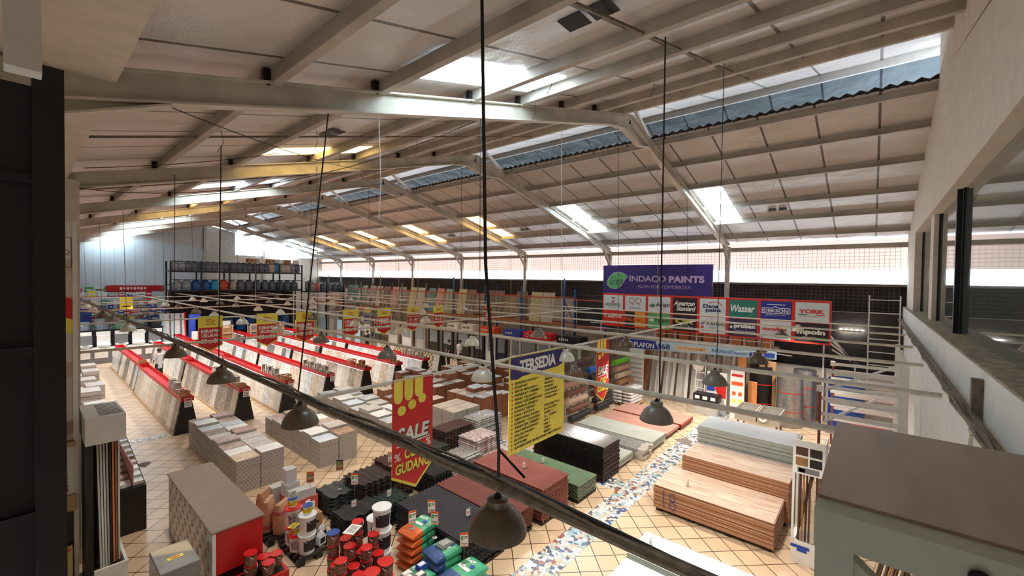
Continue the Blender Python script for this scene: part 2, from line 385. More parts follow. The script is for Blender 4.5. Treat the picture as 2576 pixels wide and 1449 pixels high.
for x0, x1 in ((5.1, 10.2), (10.35, 13.6), (14.3, 18.0)):
    m = M(); m.box(x0, x1, -1.12, -1.11, 4.6, 7.02, GLASS); m.box(x0-.1, x0, -1.14, -1.02, 4.6, 7.02, BLACK); m.box(x1-.06, x1, -1.14, -1.08, 4.6, 7.02, BLACK); window(m)
m = M(); m.box(3.6, 5.0, -1.16, -1.06, 4.6, 7.02, DARK); window(m)
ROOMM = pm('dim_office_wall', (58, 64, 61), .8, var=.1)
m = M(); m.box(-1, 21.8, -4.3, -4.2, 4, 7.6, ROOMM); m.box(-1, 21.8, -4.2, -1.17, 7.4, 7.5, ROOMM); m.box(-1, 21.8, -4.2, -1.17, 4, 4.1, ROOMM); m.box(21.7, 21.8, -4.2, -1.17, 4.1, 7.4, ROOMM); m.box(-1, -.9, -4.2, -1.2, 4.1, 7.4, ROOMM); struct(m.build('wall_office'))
# near eave: gutter soffit and left wall
m = M(); m.box(-1.8, .57, -.5, 11.1, 7.1, 7.16, CREAM); struct(m.build('trim_90'))
m = M(); m.box(-.75, -.5, 1.5, 47, 0, 7.1, CREAM); struct(m.build('wall_left'))
m = M(); m.box(-.4, .72, 11.1, 11.7, 0, 7.1, CREAM); struct(m.build('trim_91'))
# end wall with gable opening to the sky
ENDW = stripes('white_clad_wall', (214, 220, 226), (176, 184, 190), .62, 0, .05, .6, 0)
m = M(); m.ext([(-.6, 0), (10.9, 0), (10.9, 7.75), (7.0, 8.35), (-.6, 6.95)], (0, 46.4, 0), (1,0,0), (0,0,1), (0, .2, 0), ENDW)
m.box(10.9, 21.8, 46.4, 46.6, 0, 7.35, CREAM); m.ext([(10.9, 7.35), (13.4, 7.35), (13.4, 9.45), (10.9, 10.05)], (0, 46.4, 0), (1,0,0), (0,0,1), (0, .1, 0), FOIL)
m.ext([(-.6, 6.95), (7.0, 8.35), (10.9, 7.75), (10.9, 10.05), (-.6, 7.1)], (0, 46.5, 0), (1,0,0), (0,0,1), (0, .1, 0), FOIL)
m.beam((11, 46.4, 0), (11, 46.4, 10), .25, .2, STEEL); m.beam((15.9, 46.4, 0), (15.9, 46.4, 8.7), .25, .2, STEEL)
struct(m.build('wall_end'))
m = M(); m.box(-1.95, -1.85, -1.3, 1.5, 0, 7.1, CREAM); m.box(-1.95, 2.2, -1.2, -1.1, 0, 7.1, CREAM); m.box(-1.95, -.75, 1.5, 1.6, 0, 7.1, CREAM); m.box(-1.95, -.6, -1.3, 1.6, 7.17, 7.25, CREAM); struct(m.build('wall_back'))  # unseen walls behind the camera, added to block sky light from the back
# roof of the annex seen through the gable
# ================================================================ HANGING THINGS
def hang(name, label, cat, group=None): return thing(name, label, cat, group=group)
def wob(a, b, k, amp):
    a = Vector(a); b = Vector(b); out = []
    for i in range(k+1):
        p = a.lerp(b, i/k); p += Vector((rnd.uniform(-amp, amp), rnd.uniform(-amp, amp), rnd.uniform(-amp, amp)*.8)); out.append(p)
    return out
AX = [(2.1, 4.0, .036, 'thick grimy pipe with taped cables running over the red tile racks, nearest the camera'),
      (5.1, 4.0, .034, 'second long pipe from the camera, ending above the moulding stand'),
      (7.6, 4.0, .036, 'third long pipe, bright where it meets the yellow price list banner'),
      (10.25, 4.0, .03, 'fourth long pipe, crossing low over the plywood piles'),
      (12.9, 4.02, .028, 'fifth long pipe from the camera'),
      (15.7, 4.04, .028, 'sixth long pipe, in front of the red brand board'),
      (18.2, 4.04, .025, 'seventh long pipe, farthest one, skimming the brand board')]
for x, z, r, lb in AX:
    m = M(); m.tube([(x, -.68, z), (x, 46.3, z)], r, 8, GRIME if x < 3 else PIPE)
    if x > 3: tag(m.build('conduit_pipe', smooth=True), lb, 'pipe'); continue
    o = thing('conduit_pipe', lb, 'pipe'); m.build('pipe', o, smooth=True); m = M()
    for j in range(4):
        m.tube([(x+rnd.uniform(-.045, .045), -.66+t*.6, z+.03+rnd.uniform(-.01, .035)) for t in range(78)], .011, 5, (GRIME, GRIME, WIRE, GRIME)[j])
    m.build('cable_bundle', o, smooth=True)
BY = [(5.08, 'cross pipe carrying the first sale banner and the yellow price list'), (11.1, 'second cross pipe from the camera'), (17.2, 'cross pipe carrying the row of ceramic size pennants'),
      (23.2, 'fourth cross pipe, over the middle of the tile racks'), (29.3, 'fifth cross pipe'), (35.3, 'sixth cross pipe, in front of the water tanks'), (41.2, 'farthest cross pipe')]
for y, lb in BY:
    m = M(); m.tube([(.72 if y > 10 else 2.1, y, 3.935), (19.3, y, 3.935)], .026, 7, PIPE); tag(m.build('conduit_pipe', smooth=True), lb+(' of the grid' if len(lb.split()) < 4 else ''), 'pipe')
m = M(); m.tube([(2.3, -.74, 4.12), (21, -.74, 4.12)], .055, 8, GRIME)
for j in range(3): m.tube([(2.3+t*.7, -.68+rnd.uniform(-.03, .03), 4.17+rnd.uniform(-.02, .03)) for t in range(27)], .014, 5, GRIME)
tag(m.build('cable_tray', smooth=True), 'dusty cable tray with loose cables along the white wall under the office window', 'cable tray')
# suspension wires
def wire(pts, lb, mat=WIRE, r=.007):
    m = M(); m.tube(pts, r, 5, mat); tag(m.build('suspension_wire'), lb, 'wire', 'wires holding up the pipe grid')
names_y = {5.08: 'first', 11.1: 'second', 17.2: 'third', 23.2: 'fourth', 29.3: 'fifth', 35.3: 'sixth'}
for i, (x, z, r, lb) in enumerate(AX[:6]):
    for y in list(names_y)[:5]:
        if (i, y) == (0, 5.08): wire([(2.55, 5.25, roofz(2.6)-.3), (2.12, 5.1, 4.06)], 'black wire tying the grimy pipe up to the nearest roof frame', r=.009); continue
        wire([(x+rnd.uniform(-.1, .1), y+.12, roofz(x)-.3), (x, y, 4.03)], 'thin vertical wire from the roof down to the %s pipe at the %s cross pipe' % (('grimy', 'second', 'third', 'fourth', 'fifth', 'sixth')[i], names_y[y]), PIPE if i in (2, 4) else WIRE, .006)
wire([(1.95, 1.98, 7.6), (2.0, 1.95, 5.5), (2.1, 1.9, 4.25), (2.1, 1.9, 3.93)], 'thick black cable running from the roof down to the nearest pendant lamp', r=.012)
wire([(2.1, 1.9, 4.25), (2.2, 1.75, 4.07)], 'short black cable looped round the grimy pipe above the nearest lamp', r=.009)
wire([(5.2, 2.03, roofz(5.2)-.2), (5.18, 2.0, 3.92)], 'long black wire from the roof to the lamp over the plywood', r=.01)
wire([(7.7, 2.0, roofz(7.7)-.2), (7.7, 2.0, 4.0)], 'fine wire from the roof to the lamp before the ceiling panel shop', r=.006)
wire([(2.35, 8.9, roofz(2.3)-.15), (2.3, 8.84, 3.9)], 'black wire from a purlin to the lamp over the middle of the first aisle', r=.01)
wire([(3.2, 5.2, roofz(3.2)-.3), (3.25, 5.2, 6.7), (3.22, 5.2, 6.2)], 'loose white cord dangling free below the nearest roof frame', PAPER, .006)
# sagging cables strung under the roof
def sag(a, b, dz, lb, r=.006, k=10):
    a = Vector(a); b = Vector(b); wire([tuple(a.lerp(b, i/k)-Vector((0, 0, dz*4*(i/k)*(1-i/k)))) for i in range(k+1)], lb, WIRE, r)
sag((.95, 5.3, 7.05), (6.9, 11.2, 8.55), .15, 'thin dark cable strung from the nearest frame foot across to the second frame')
sag((.72, 11.1, 6.95), (5.2, 5.35, 8.15), .5, 'sagging black cable rising from the second frame foot toward the bright skylight')
sag((.6, 8.6, 6.9), (3.2, 8.6, 7.72), .05, 'short level cable at the left wall between the first frames')
sag((6.2, 11.4, 8.5), (14.0, 17.1, 8.8), .35, 'thin cable crossing below the ridge between the second and third frames', .005)
sag((14.0, 11.4, 8.85), (19.0, 5.4, 7.5), .4, 'thin cable below the far slope between the pale skylights', .005)
sag((15.6, 5.4, 8.4), (19.0, 11.1, 7.5), .3, 'thin cable crossing the far slope by the first pale skylight', .005)
for i, (x, y, d) in enumerate(((2.0, 7.6, .35), (3.3, 7.3, .5), (5.0, 3.6, .35), (6.3, 4.9, .4), (4.9, 9.6, .4), (7.7, 3.2, .3), (14.1, 3.6, .4), (15.7, 2.5, .35), (17.5, 3.8, .3), (6.2, 8.4, .45))):
    z = roofz(x)-.15; wire([(x, y, z), (x+.05, y+.03, z-d*.5), (x-.03, y+.06, z-d)], 'short loose string dangling from a purlin, %s of the ten dangling strings' % ('first second third fourth fifth sixth seventh eighth ninth tenth'.split()[i]), WIRE, .004)
# pendant lamps
LTA = pm('taupe_enamel', (104, 88, 72), .42, var=.08, scale=20, coat=.15); LCR = pm('cream_enamel', (222, 212, 192), .3, var=.04, coat=.4); LGR = pm('grey_enamel', (132, 124, 112), .4, var=.08, coat=.15)
def lamp(mat, fin):
    t = thing('pendant_lamp', fin, 'lamp')
    pr = [(.2, 0), (.198, .02), (.185, .06), (.155, .115), (.11, .16), (.075, .18), (.066, .18), (.1, .152), (.148, .107), (.178, .055), (.192, .02), (.194, 0)]
    m = M(); m.lathe(pr, 24, mat, closed=True); sh = m.build('shade', t, smooth=True)
    m = M(); m.lathe([(.074, .17), (.074, .225), (.062, .235), (.02, .238)], 16, mat); m.build('lamp_neck', t, smooth=True)
    m = M(); m.lathe([(.03, .235), (.022, .255), (.008, .27)], 10, WIRE); m.tube([(0, 0, .265), (.01, 0, .275), (0, 0, .285)], .006, 5, WIRE); m.build('hook', t, smooth=True)
    m = M(); m.lathe([(.0, .05), (.03, .06), (.042, .09), (.03, .13), (.02, .17), (0, .17)], 10, PAPER); m.build('bulb', sh, smooth=True)
    return t
LP = {'t': lamp(LTA, 'x'), 'c': lamp(LCR, 'x'), 'g': lamp(LGR, 'x')}
lamps = [(2.1, 1.9, 't', 'largest taupe pendant lamp, close above the charcoal roofing sheets', 0), (2.1, 5.0, 't', 'taupe pendant lamp hanging over the middle tile carton stacks', 0),
 (5.1, 2.0, 'g', 'grey pendant lamp under the pipe, over the red plywood', 1), (2.1, 7.93, 't', 'taupe pendant lamp under the grimy pipe before the second tile rack', 0),
 (2.1, 11.0, 't', 'taupe pendant lamp under the grimy pipe beside the first red tray', 0), (5.1, 5.0, 'c', 'large glossy cream lamp hanging at the pipe joint left of the price list', 1),
 (7.6, 4.98, 'c', 'white lit lamp just right of the yellow price list', 1), (10.25, 4.85, 't', 'dark lamp in front of the blue ceiling panel sign', 1), (7.6, 2.0, 'g', 'grey lamp in front of the ceiling panel shop', 1),
 (10.25, 1.85, 't', 'dark lamp at the right end of the ceiling panel shop sign', 1), (7.6, 7.85, 'c', 'cream lamp before the dark blue door', 1), (5.1, 7.87, 'g', 'grey lamp over the end of a red tray, left of the patterned tile panels', 0),
 (7.6, 11.0, 'c', 'cream lamp in front of the person in black', 0), (5.1, 10.9, 'g', 'grey lamp under the third pennant', 0), (5.1, 13.7, 'c', 'cream lamp between the two fifty size pennants', 0), (7.6, 13.7, 'c', 'cream lamp right of the forty size pennant', 0),
 (15.7, 2.2, 't', 'dark lamp before the white brand panel at bottom right', 1), (18.2, 2.05, 'c', 'cream lamp before the lowest right brand panel', 1), (15.7, 5.2, 't', 'dark lamp before the yellow lettered brand panel', 1), (10.25, 7.7, 'g', 'grey lamp before the red door sign', 1), (10.25, 13.2, 'c', 'cream lamp left of the last pennant', 0)]
ORD = ['', 'first', 'second', 'third', 'fourth', 'fifth', 'sixth', 'seventh', 'eighth', 'ninth']
for j, y in enumerate((16.9, 20.2, 22.9, 26.2, 29.0, 32.3, 35.0)):
    for i, x in enumerate((2.1, 5.1, 7.6, 10.25, 12.9, 15.7)):
        lamps.append((x, y, ('c', 'g', 't', 'c')[(i*3+j) % 4], 'small far lamp, %s from the left in the %s row behind the pennants' % (ORD[i+1], ORD[j+1]), 1 if (i+j) % 2 == 0 else 0))
for x, y, k, lb, on in lamps:
    o = dup(LP[k], (x, y, 3.69), rnd.uniform(0, 3), lb, 'industrial pendant lamps')
    if abs(y-17) > .3 and not (x == 7.6 and y == 4.98):
        l = bpy.data.lights.new('lamp_glow', 'SPOT'); l.energy = LAMP_W*(2.2 if on else .8)*(1.9 if y > 20 else 1)*{(7.6, 2.0): 2.2, (10.25, 4.85): 1.8, (7.6, 13.7): 3.2, (15.7, 5.2): 4.5, (18.2, 2.05): 2.5, (15.7, 2.2): 2, (5.1, 13.7): 1.8, (2.1, 7.93): 1.3, (2.1, 11.0): 1.6, (2.1, 1.9): .5, (2.1, 5.0): .7}.get((x, y), 1); l.color = (1, .9, .78) if y < 20 else (1, .96, .92); l.shadow_soft_size = .05; l.spot_size = 2.3; l.spot_blend = .6
        q = bpy.data.objects.new('lamp_glow', l); COL.objects.link(q); q.parent = o; q.location = (0, 0, .045)
for t in LP.values():
    for c in list(t.children_recursive): bpy.data.objects.remove(c)
    bpy.data.objects.remove(t)
# ceiling fan by the shop sign
t = thing('ceiling_fan', 'white ceiling fan turning blades stopped, below the brand board', 'fan', (12.6, 2.2, 3.62))
m = M(); m.lathe([(.0, -.06), (.12, -.05), (.14, 0), (.1, .06), (.03, .08), (.015, .4), (0, .4)], 16, LGR); m.build('motor', t, smooth=True)
for k in range(3):
    a = k*2.094+.3; c, s = math.cos(a), math.sin(a); m = M(); m.beam((c*.12, s*.12, -.01), (c*.7, s*.7, -.02), .13, .008, PAPER); m.build('blade', t)
# banners
def pennant(name, x0, x1, y, zt, zb, lines, label, group=None, split=.68, logo=True):
    w = x1-x0; h = zt-zb; t = thing(name, label, 'banner', (x0, y, zb), 0, group)
    m = M(); v = .22*w/.75
    m.ext([(0, v), (w/2, 0), (w, v), (w, h), (0, h)], (0, 0, 0), (1,0,0), (0,0,1), (0, .004, 0), YEL)
    cl = m.build('cloth', t)
    m = M(); f = Face(m, (0, 0, 0), (1,0,0), (0,0,1)); b = .045
    f.poly([(b*.5, v+.03), (w/2, .06), (w-b*.5, v+.03), (w-b*.5, h*split), (b*.5, h*split)], REDP)
    if logo:
        lx, lz = w*.5, h*(split+.16)
        f.line([(lx-.13*w/.7, lz+.02), (lx, lz+.085), (lx+.14*w/.7, lz+.02)], .018, ORG); f.line([(lx-.15, lz+.06), (lx-.07, lz+.1), (lx, lz+.075)], .012, GREYP)
        f.text('LSG', lx-.1, lz-.05, lx+.1, lz+.03, ORG, .03); f.rect(lx-.15, lz-.09, lx+.15, lz-.075, BLKP)
    for txt, a, c, d, e in lines: f.text(txt, a*w, c*h, d*w, e*h, PAPER, .035)
    m.build('print', cl)
    m = M(); m.tube([(0, 0, h), (w, 0, h)], .008, 5, PIPE); m.build('hem_rod', t)
    return t
P3 = lambda s: [('KERAMIK', .12, .53, .88, .63), ('UKURAN', .14, .41, .86, .51), (s, .12, .24, .88, .37)]
pennant('size_pennant', 3.87, 4.58, 17.15, 4.0, 2.78, P3('50 x 50'), 'red and yellow pennant reading 50 x 50, leftmost of the row', 'ceramic size pennants')
pennant('size_pennant', 5.64, 6.36, 17.15, 4.0, 2.76, P3('50 x 50'), 'second pennant from the left, reading 50 x 50', 'ceramic size pennants')
pennant('size_pennant', 7.03, 7.75, 17.15, 4.0, 2.76, P3('40 x 40'), 'third pennant from the left, first reading 40 x 40', 'ceramic size pennants')
pennant('size_pennant', 8.95, 9.67, 17.15, 4.0, 2.76, P3('40 x 40'), 'fourth pennant from the left, second reading 40 x 40', 'ceramic size pennants')
pennant('size_pennant', 10.58, 11.31, 17.15, 4.0, 2.75, P3('30 x 30'), 'fifth pennant from the left, reading 30 x 30', 'ceramic size pennants')
P2 = lambda a, b, c: [(a, .17, .5, .83, .6), (b, .17, .37, .83, .47), (c, .17, .24, .83, .34)]
pennant('size_pennant', 12.2, 12.92, 17.15, 4.0, 2.76, [('KERAMIK UKURAN', .08, .58, .92, .64), ('25 x 40', .17, .42, .83, .54), ('25 x 50', .17, .27, .83, .39)], 'sixth pennant from the left, reading 25 x 40 and 25 x 50', 'ceramic size pennants')
pennant('size_pennant', 13.8, 14.5, 17.15, 4.0, 2.8, P2('25 x 25', '30 x 30', '33 x 33'), 'seventh pennant from the left, ending with 33 x 33', 'ceramic size pennants')
t = thing('promo_flag', 'small red flag with a big 30 hanging before the door racks', 'banner', (17.62, 17.2, 3.0), 0)
m = M(); m.box(0, .6, 0, .004, 0, .9, REDP); m.build('cloth', t); m = M(); f = Face(m, (0, 0, 0), (1,0,0), (0,0,1)); f.rect(.04, .68, .56, .86, YEL); f.rect(.1, .74, .5, .82, REDP, .006); f.text('30', .06, .2, .54, .55, PAPER, .04); m.build('print', t)
def sale(x, y, w, h, label, rz=0):
    t = thing('sale_banner', label, 'banner', (x, y, 3.96-h), rz, 'tall red sale banners'); m = M(); v = .24*h/1.6
    k = h/1.62
    m.ext([(0, v), (w*.58, 0), (w, v+.05), (w, h), (0, h)], (0, 0, 0), (1,0,0), (0,0,1), (0, .004, 0), YEL); m.build('cloth', t)
    m = M(); f = Face(m, (0, 0, 0), (1,0,0), (0,0,1))
    f.poly([(.0, v+.04), (w*.58, .05), (w, v+.09), (w, h), (0, h)], REDP)
    for i in range(3):
        x0 = w*(.0+.25*i)+.02; x1 = x0+w*.21; f.rect(x0, h*(.845+.012*i), x1, h*.995, YEL, .005); f.disc((x0+x1)/2, h*(.845+.012*i), (x1-x0)/2, YEL, 16, .0045, w*.13)
        f.disc(x0+w*.19, h*(.725+.035*i), w*.1, YEL, 18, .005)
    BLK2 = BLKP
    f.text('SALE', w*.13, h*.435, w*.93, h*.565, BLK2, .05, .15, .005); f.text('SALE', w*.11, h*.445, w*.91, h*.575, PAPER, .04, .15, .007)
    f.line([(w*.1, h*.415), (w*.92, h*.435)], .02, PAPER); 
    GO = MATS['yellow_print']
    f.text('CUCI', w*.3, h*.285, w*.8, h*.385, BLK2, .06, .1, .005); f.text('CUCI', w*.29, h*.29, w*.79, h*.39, GO, .035, .1, .007)
    f.text('%', w*.05, h*.29, w*.2, h*.36, PAPER, .02, 0, .007); f.text('%', w*.82, h*.35, w*.95, h*.42, PAPER, .02, 0, .007)
    f.text('GUDANG', w*.09, h*.165, w*.93, h*.26, BLK2, .06, .1, .005); f.text('GUDANG', w*.08, h*.17, w*.92, h*.265, GO, .035, .1, .007)
    m.build('print', t); m = M(); m.tube([(0, 0, h), (w, 0, h)], .01, 5, PIPE); m.build('hem_rod', t)
sale(3.37, 5.06, .71, 1.64, 'long red SALE CUCI GUDANG banner with a yellow tip hanging in the centre foreground')
sale(9.08, 5.06, .62, 1.56, 'smaller far red SALE banner behind an orange post, right of the yellow price list')
t = thing('price_list_banner', 'wide yellow TERSEDIA stock list banner with a purple heading, hung on the cross pipe', 'banner', (5.8, 5.02, 2.15))
m = M(); m.box(0, 1.82, 0, .004, 0, 1.83, YEL); m.build('cloth', t); m = M(); f = Face(m, (0, 0, 0), (1,0,0), (0,0,1))
f.poly([(.04, 1.4), (.25, 1.38), (.4, 1.42), (1.55, 1.44), (1.72, 1.48), (1.76, 1.55), (1.76, 1.8), (.04, 1.8)], NAVY)
f.text('TERSEDIA', .3, 1.49, 1.48, 1.73, PAPER, .045)
L1 = ['EDGING KAWAT', 'EDGING', 'BATA RINGAN', 'PEREKAT HEBEL', 'SENG TALANG', 'SENG GELOMBANG', 'EDGING SHEET', 'KAWAT SENG', 'PAKU BETON', 'GENTENG PASIR', 'KARPET TALANG', 'TRIPLEK FIBER', 'WATERPROFING', 'SOLARTRAFF', 'ALDERON', 'GYPSUM', 'AKSESORIS BUILDING MATERIAL']
L2 = ['SEMEN', 'SEMEN NAT', 'BANDEK', 'BONDEK', 'ONDULINE', 'ONDUVILLA', 'TWINLINE', '', 'PAKU BETON', 'POLYWOOD', 'SHEET', 'X . TUFF', 'NOK', 'HPL', 'OKER', 'BESI']
for i, s in enumerate(L1):
    z = 1.29-i*.076; f.disc(.1, z+.02, .022, ORG); L = len(s)*.058; f.text(s, .17, z, .17+L, z+.045, BLKP, .03)
    f.ring(.2+L, z+.024, .018, .009, REDP, n=8)
for i, s in enumerate(L2):
    if not s: continue
    z = 1.29-i*.076; L = len(s)*.052; f.text(s, 1.1, z, 1.1+L, z+.045, BLKP, .03); f.ring(1.135+L, z+.024, .018, .009, REDP, n=8)
m.build('print', t); m = M(); m.tube([(0, 0, 1.83), (1.82, 0, 1.83)], .01, 5, PIPE); m.build('hem_rod', t)
# ---------------------------------------------------------------- brand board (faces -x: right = -y)
X = 19.0
t = thing('brand_board', 'long red framed board of sixteen brand logo panels under the window strip', 'sign', (X, 10.3, 3.18))
m = M(); m.box(0, .12, -9.15, 0, 0, 1.6, pm('vermilion_board', (214, 48, 30), .6, var=.04)); m.build('board_frame', t)
cw = 9.15/8; LG = pm('pale_grey_print', (206, 214, 216), .6, var=.02); TEAL = pm('teal_print', (40, 122, 108), .6); DKP = pm('dark_print', (40, 30, 38), .6); DNV = pm('dark_navy_print', (62, 44, 92), .6); LGN = pm('leaf_green_print', (96, 176, 106), .6)
ROYAL = pm('royal_print', (36, 52, 150), .6); VERM = pm('scarlet_print', (222, 50, 28), .6); AMB = pm('amber_print', (236, 158, 40), .6); LIME = pm('lime_print', (204, 200, 50), .6); COP = pm('copper_print', (180, 112, 70), .6)
def panel(i, j, bgm, fn):
    m = M(); y = -(i*cw); z = .82 if j == 0 else .06; w = cw-.12; h = .7
    f = Face(m, (-.004, y-.06, z), (0, -1, 0), (0, 0, 1)); m.box(-.012, -.002, y-.06-w, y-.06, z, z+h, bgm); f.o.x -= .009
    fn(f, w, h); m.build('logo_panel', t)
panel(0, 0, LG, lambda f, w, h: (f.poly([(w*.4,h*.5),(w*.6,h*.5),(w*.5,h*.66)], REDP), f.poly([(w*.38,h*.86),(w*.5,h*.7),(w*.62,h*.86)], GREYP), f.text('SANDIMAS', w*.08, h*.25, w*.9, h*.45, BLKP, .0), f.rect(w*.2, h*.17, w*.75, h*.19, GREYP)))
panel(1, 0, LG, lambda f, w, h: (f.text('QQ', w*.2, h*.4, w*.78, h*.9, COP, -.01), f.text('GROSS', w*.25, h*.12, w*.75, h*.25, GREYP, 0)))
panel(2, 0, LG, lambda f, w, h: (f.disc(w*.2, h*.42, w*.13, TEAL, 14, ry=h*.12), f.line([(w*.06,h*.5),(w*.34,h*.38)], .02, LG, .007), f.text('Avian', w*.36, h*.36, w*.97, h*.66, BLKP, .01), f.rect(w*.52, h*.26, w*.82, h*.29, GREYP)))
panel(3, 0, DKP, lambda f, w, h: (f.text('American', w*.04, h*.5, w*.92, h*.8, PAPER, .03, .35), f.text('Standard', w*.15, h*.18, w*.96, h*.48, PAPER, .03, .35)))
panel(4, 0, LG, lambda f, w, h: (f.text('Dana', w*.14, h*.44, w*.72, h*.68, NAVY, .04), f.text('paint', w*.24, h*.16, w*.84, h*.42, NAVY, .04), f.ring(w*.58, h*.52, w*.3, .03, REDP, .1, 2.4, 16, ry=h*.33)))
panel(5, 0, TEAL, lambda f, w, h: f.text('Wasser', w*.06, h*.3, w*.92, h*.72, PAPER, .03, .15))
panel(6, 0, ROYAL, lambda f, w, h: (f.line([(w*.05,h*.34),(w*.95,h*.34),(w*.95,h*.62),(w*.6,h*.62),(w*.48,h*.72),(w*.38,h*.62),(w*.05,h*.62),(w*.05,h*.34)], .025, PAPER), f.text('DEKSON', w*.1, h*.39, w*.9, h*.57, PAPER, .02), f.text('QUALITY IS THE KEY', w*.18, h*.2, w*.82, h*.28, PAPER, .0), f.rect(w*.2, h*.8, w*.8, h*.83, PAPER)))
panel(7, 0, LG, lambda f, w, h: (f.text('YORK', w*.1, h*.42, w*.86, h*.64, REDP, .04), f.rect(w*.08, h*.34, w*.34, h*.38, TEAL), f.rect(w*.6, h*.34, w*.87, h*.38, REDP), f.rect(w*.1, h*.27, w*.87, h*.285, GREYP)))
panel(0, 1, VERM, lambda f, w, h: (f.ring(w*.1, h*.62, .06, .02, PAPER), f.text('ARISTON', w*.22, h*.5, w*.94, h*.68, PAPER, .03)))
panel(1, 1, DKP, lambda f, w, h: (f.rect(w*.48, 0, w, h, AMB, .003), f.text('PALOMA', w*.02, h*.34, w*.94, h*.62, ORG, .04), f.rect(0, h*.76, w*.48, h*.8, PAPER)))
panel(2, 1, LGN, lambda f, w, h: (f.rect(w*.05, h*.46, w*.28, h*.64, LG), f.text('TEKIRO', w*.32, h*.42, w*.95, h*.64, BLKP, .02)))
panel(3, 1, DKP, lambda f, w, h: (f.text('CJR', w*.12, h*.38, w*.88, h*.76, LIME, .06), f.rect(w*.16, h*.24, w*.9, h*.28, GREYP)))
panel(4, 1, LG, lambda f, w, h: (f.poly([(w*.04,h*.58),(w*.1,h*.5),(w*.24,h*.68),(w*.27,h*.8),(w*.12,h*.6)], ROYAL), f.disc(w*.12, h*.36, .06, REDP), f.text('KANSAI', w*.3, h*.5, w*.97, h*.68, BLKP, .01), f.text('PAINT', w*.4, h*.3, w*.7, h*.4, GREYP, 0)))
panel(5, 1, DNV, lambda f, w, h: (f.disc(w*.1, h*.5, .05, PAPER), f.text('proban', w*.2, h*.4, w*.95, h*.72, PAPER, .05), f.text('The Paint Specialist', w*.22, h*.22, w*.95, h*.34, PAPER, 0)))
panel(6, 1, LG, lambda f, w, h: (f.text('mowilex', w*.08, h*.44, w*.88, h*.66, REDP, .04), f.rect(w*.15, h*.32, w*.7, h*.335, REDP)))
panel(7, 1, DKP, lambda f, w, h: (f.text('mpoin', w*.06, h*.34, w*.9, h*.66, PAPER, .05), f.rect(w*.25, h*.26, w*.65, h*.275, PAPER)))
t = thing('paint_sign', 'purple INDACO PAINTS sign with a green leaf, standing on top of the brand board', 'sign', (X, 10.3, 4.8))
PUR = pm('indigo_print', (52, 34, 112), .55, var=.1, scale=1); LIL = pm('lilac_print', (196, 170, 206), .6)
m = M(); m.box(0, .1, -5.12, 0, 0, 1.36, PUR); m.build('sign_panel', t); m = M(); f = Face(m, (-.002, 0, 0), (0, -1, 0), (0, 0, 1))
def leaf(g): return [(.2+g, .42), (.24+g, .62), (.36, .85-g), (.56, 1.0-g), (.82, 1.05-g), (1.05, 1.0-g), (1.2, .92-g), (1.34-1.6*g, .78), (1.22-g, .72), (1.12-g, .55), (1.0, .36+g), (.82, .24+g), (.6, .2+g), (.38, .26+g)]
f.poly(leaf(0)[::-1], LIL, .003); f.poly(leaf(.03)[::-1], LGN, .005); f.text('Green', .38, .42, 1.06, .8, NAVY, .0, .2)
f.text('INDACO', 1.4, .58, 3.15, .86, LIL, .02); f.text('PAINTS', 3.28, .56, 4.8, .86, LIL, .045); f.text('NOW FOR TOMORROW', 1.85, .28, 4.25, .42, LIL, .0); m.build('lettering', t)
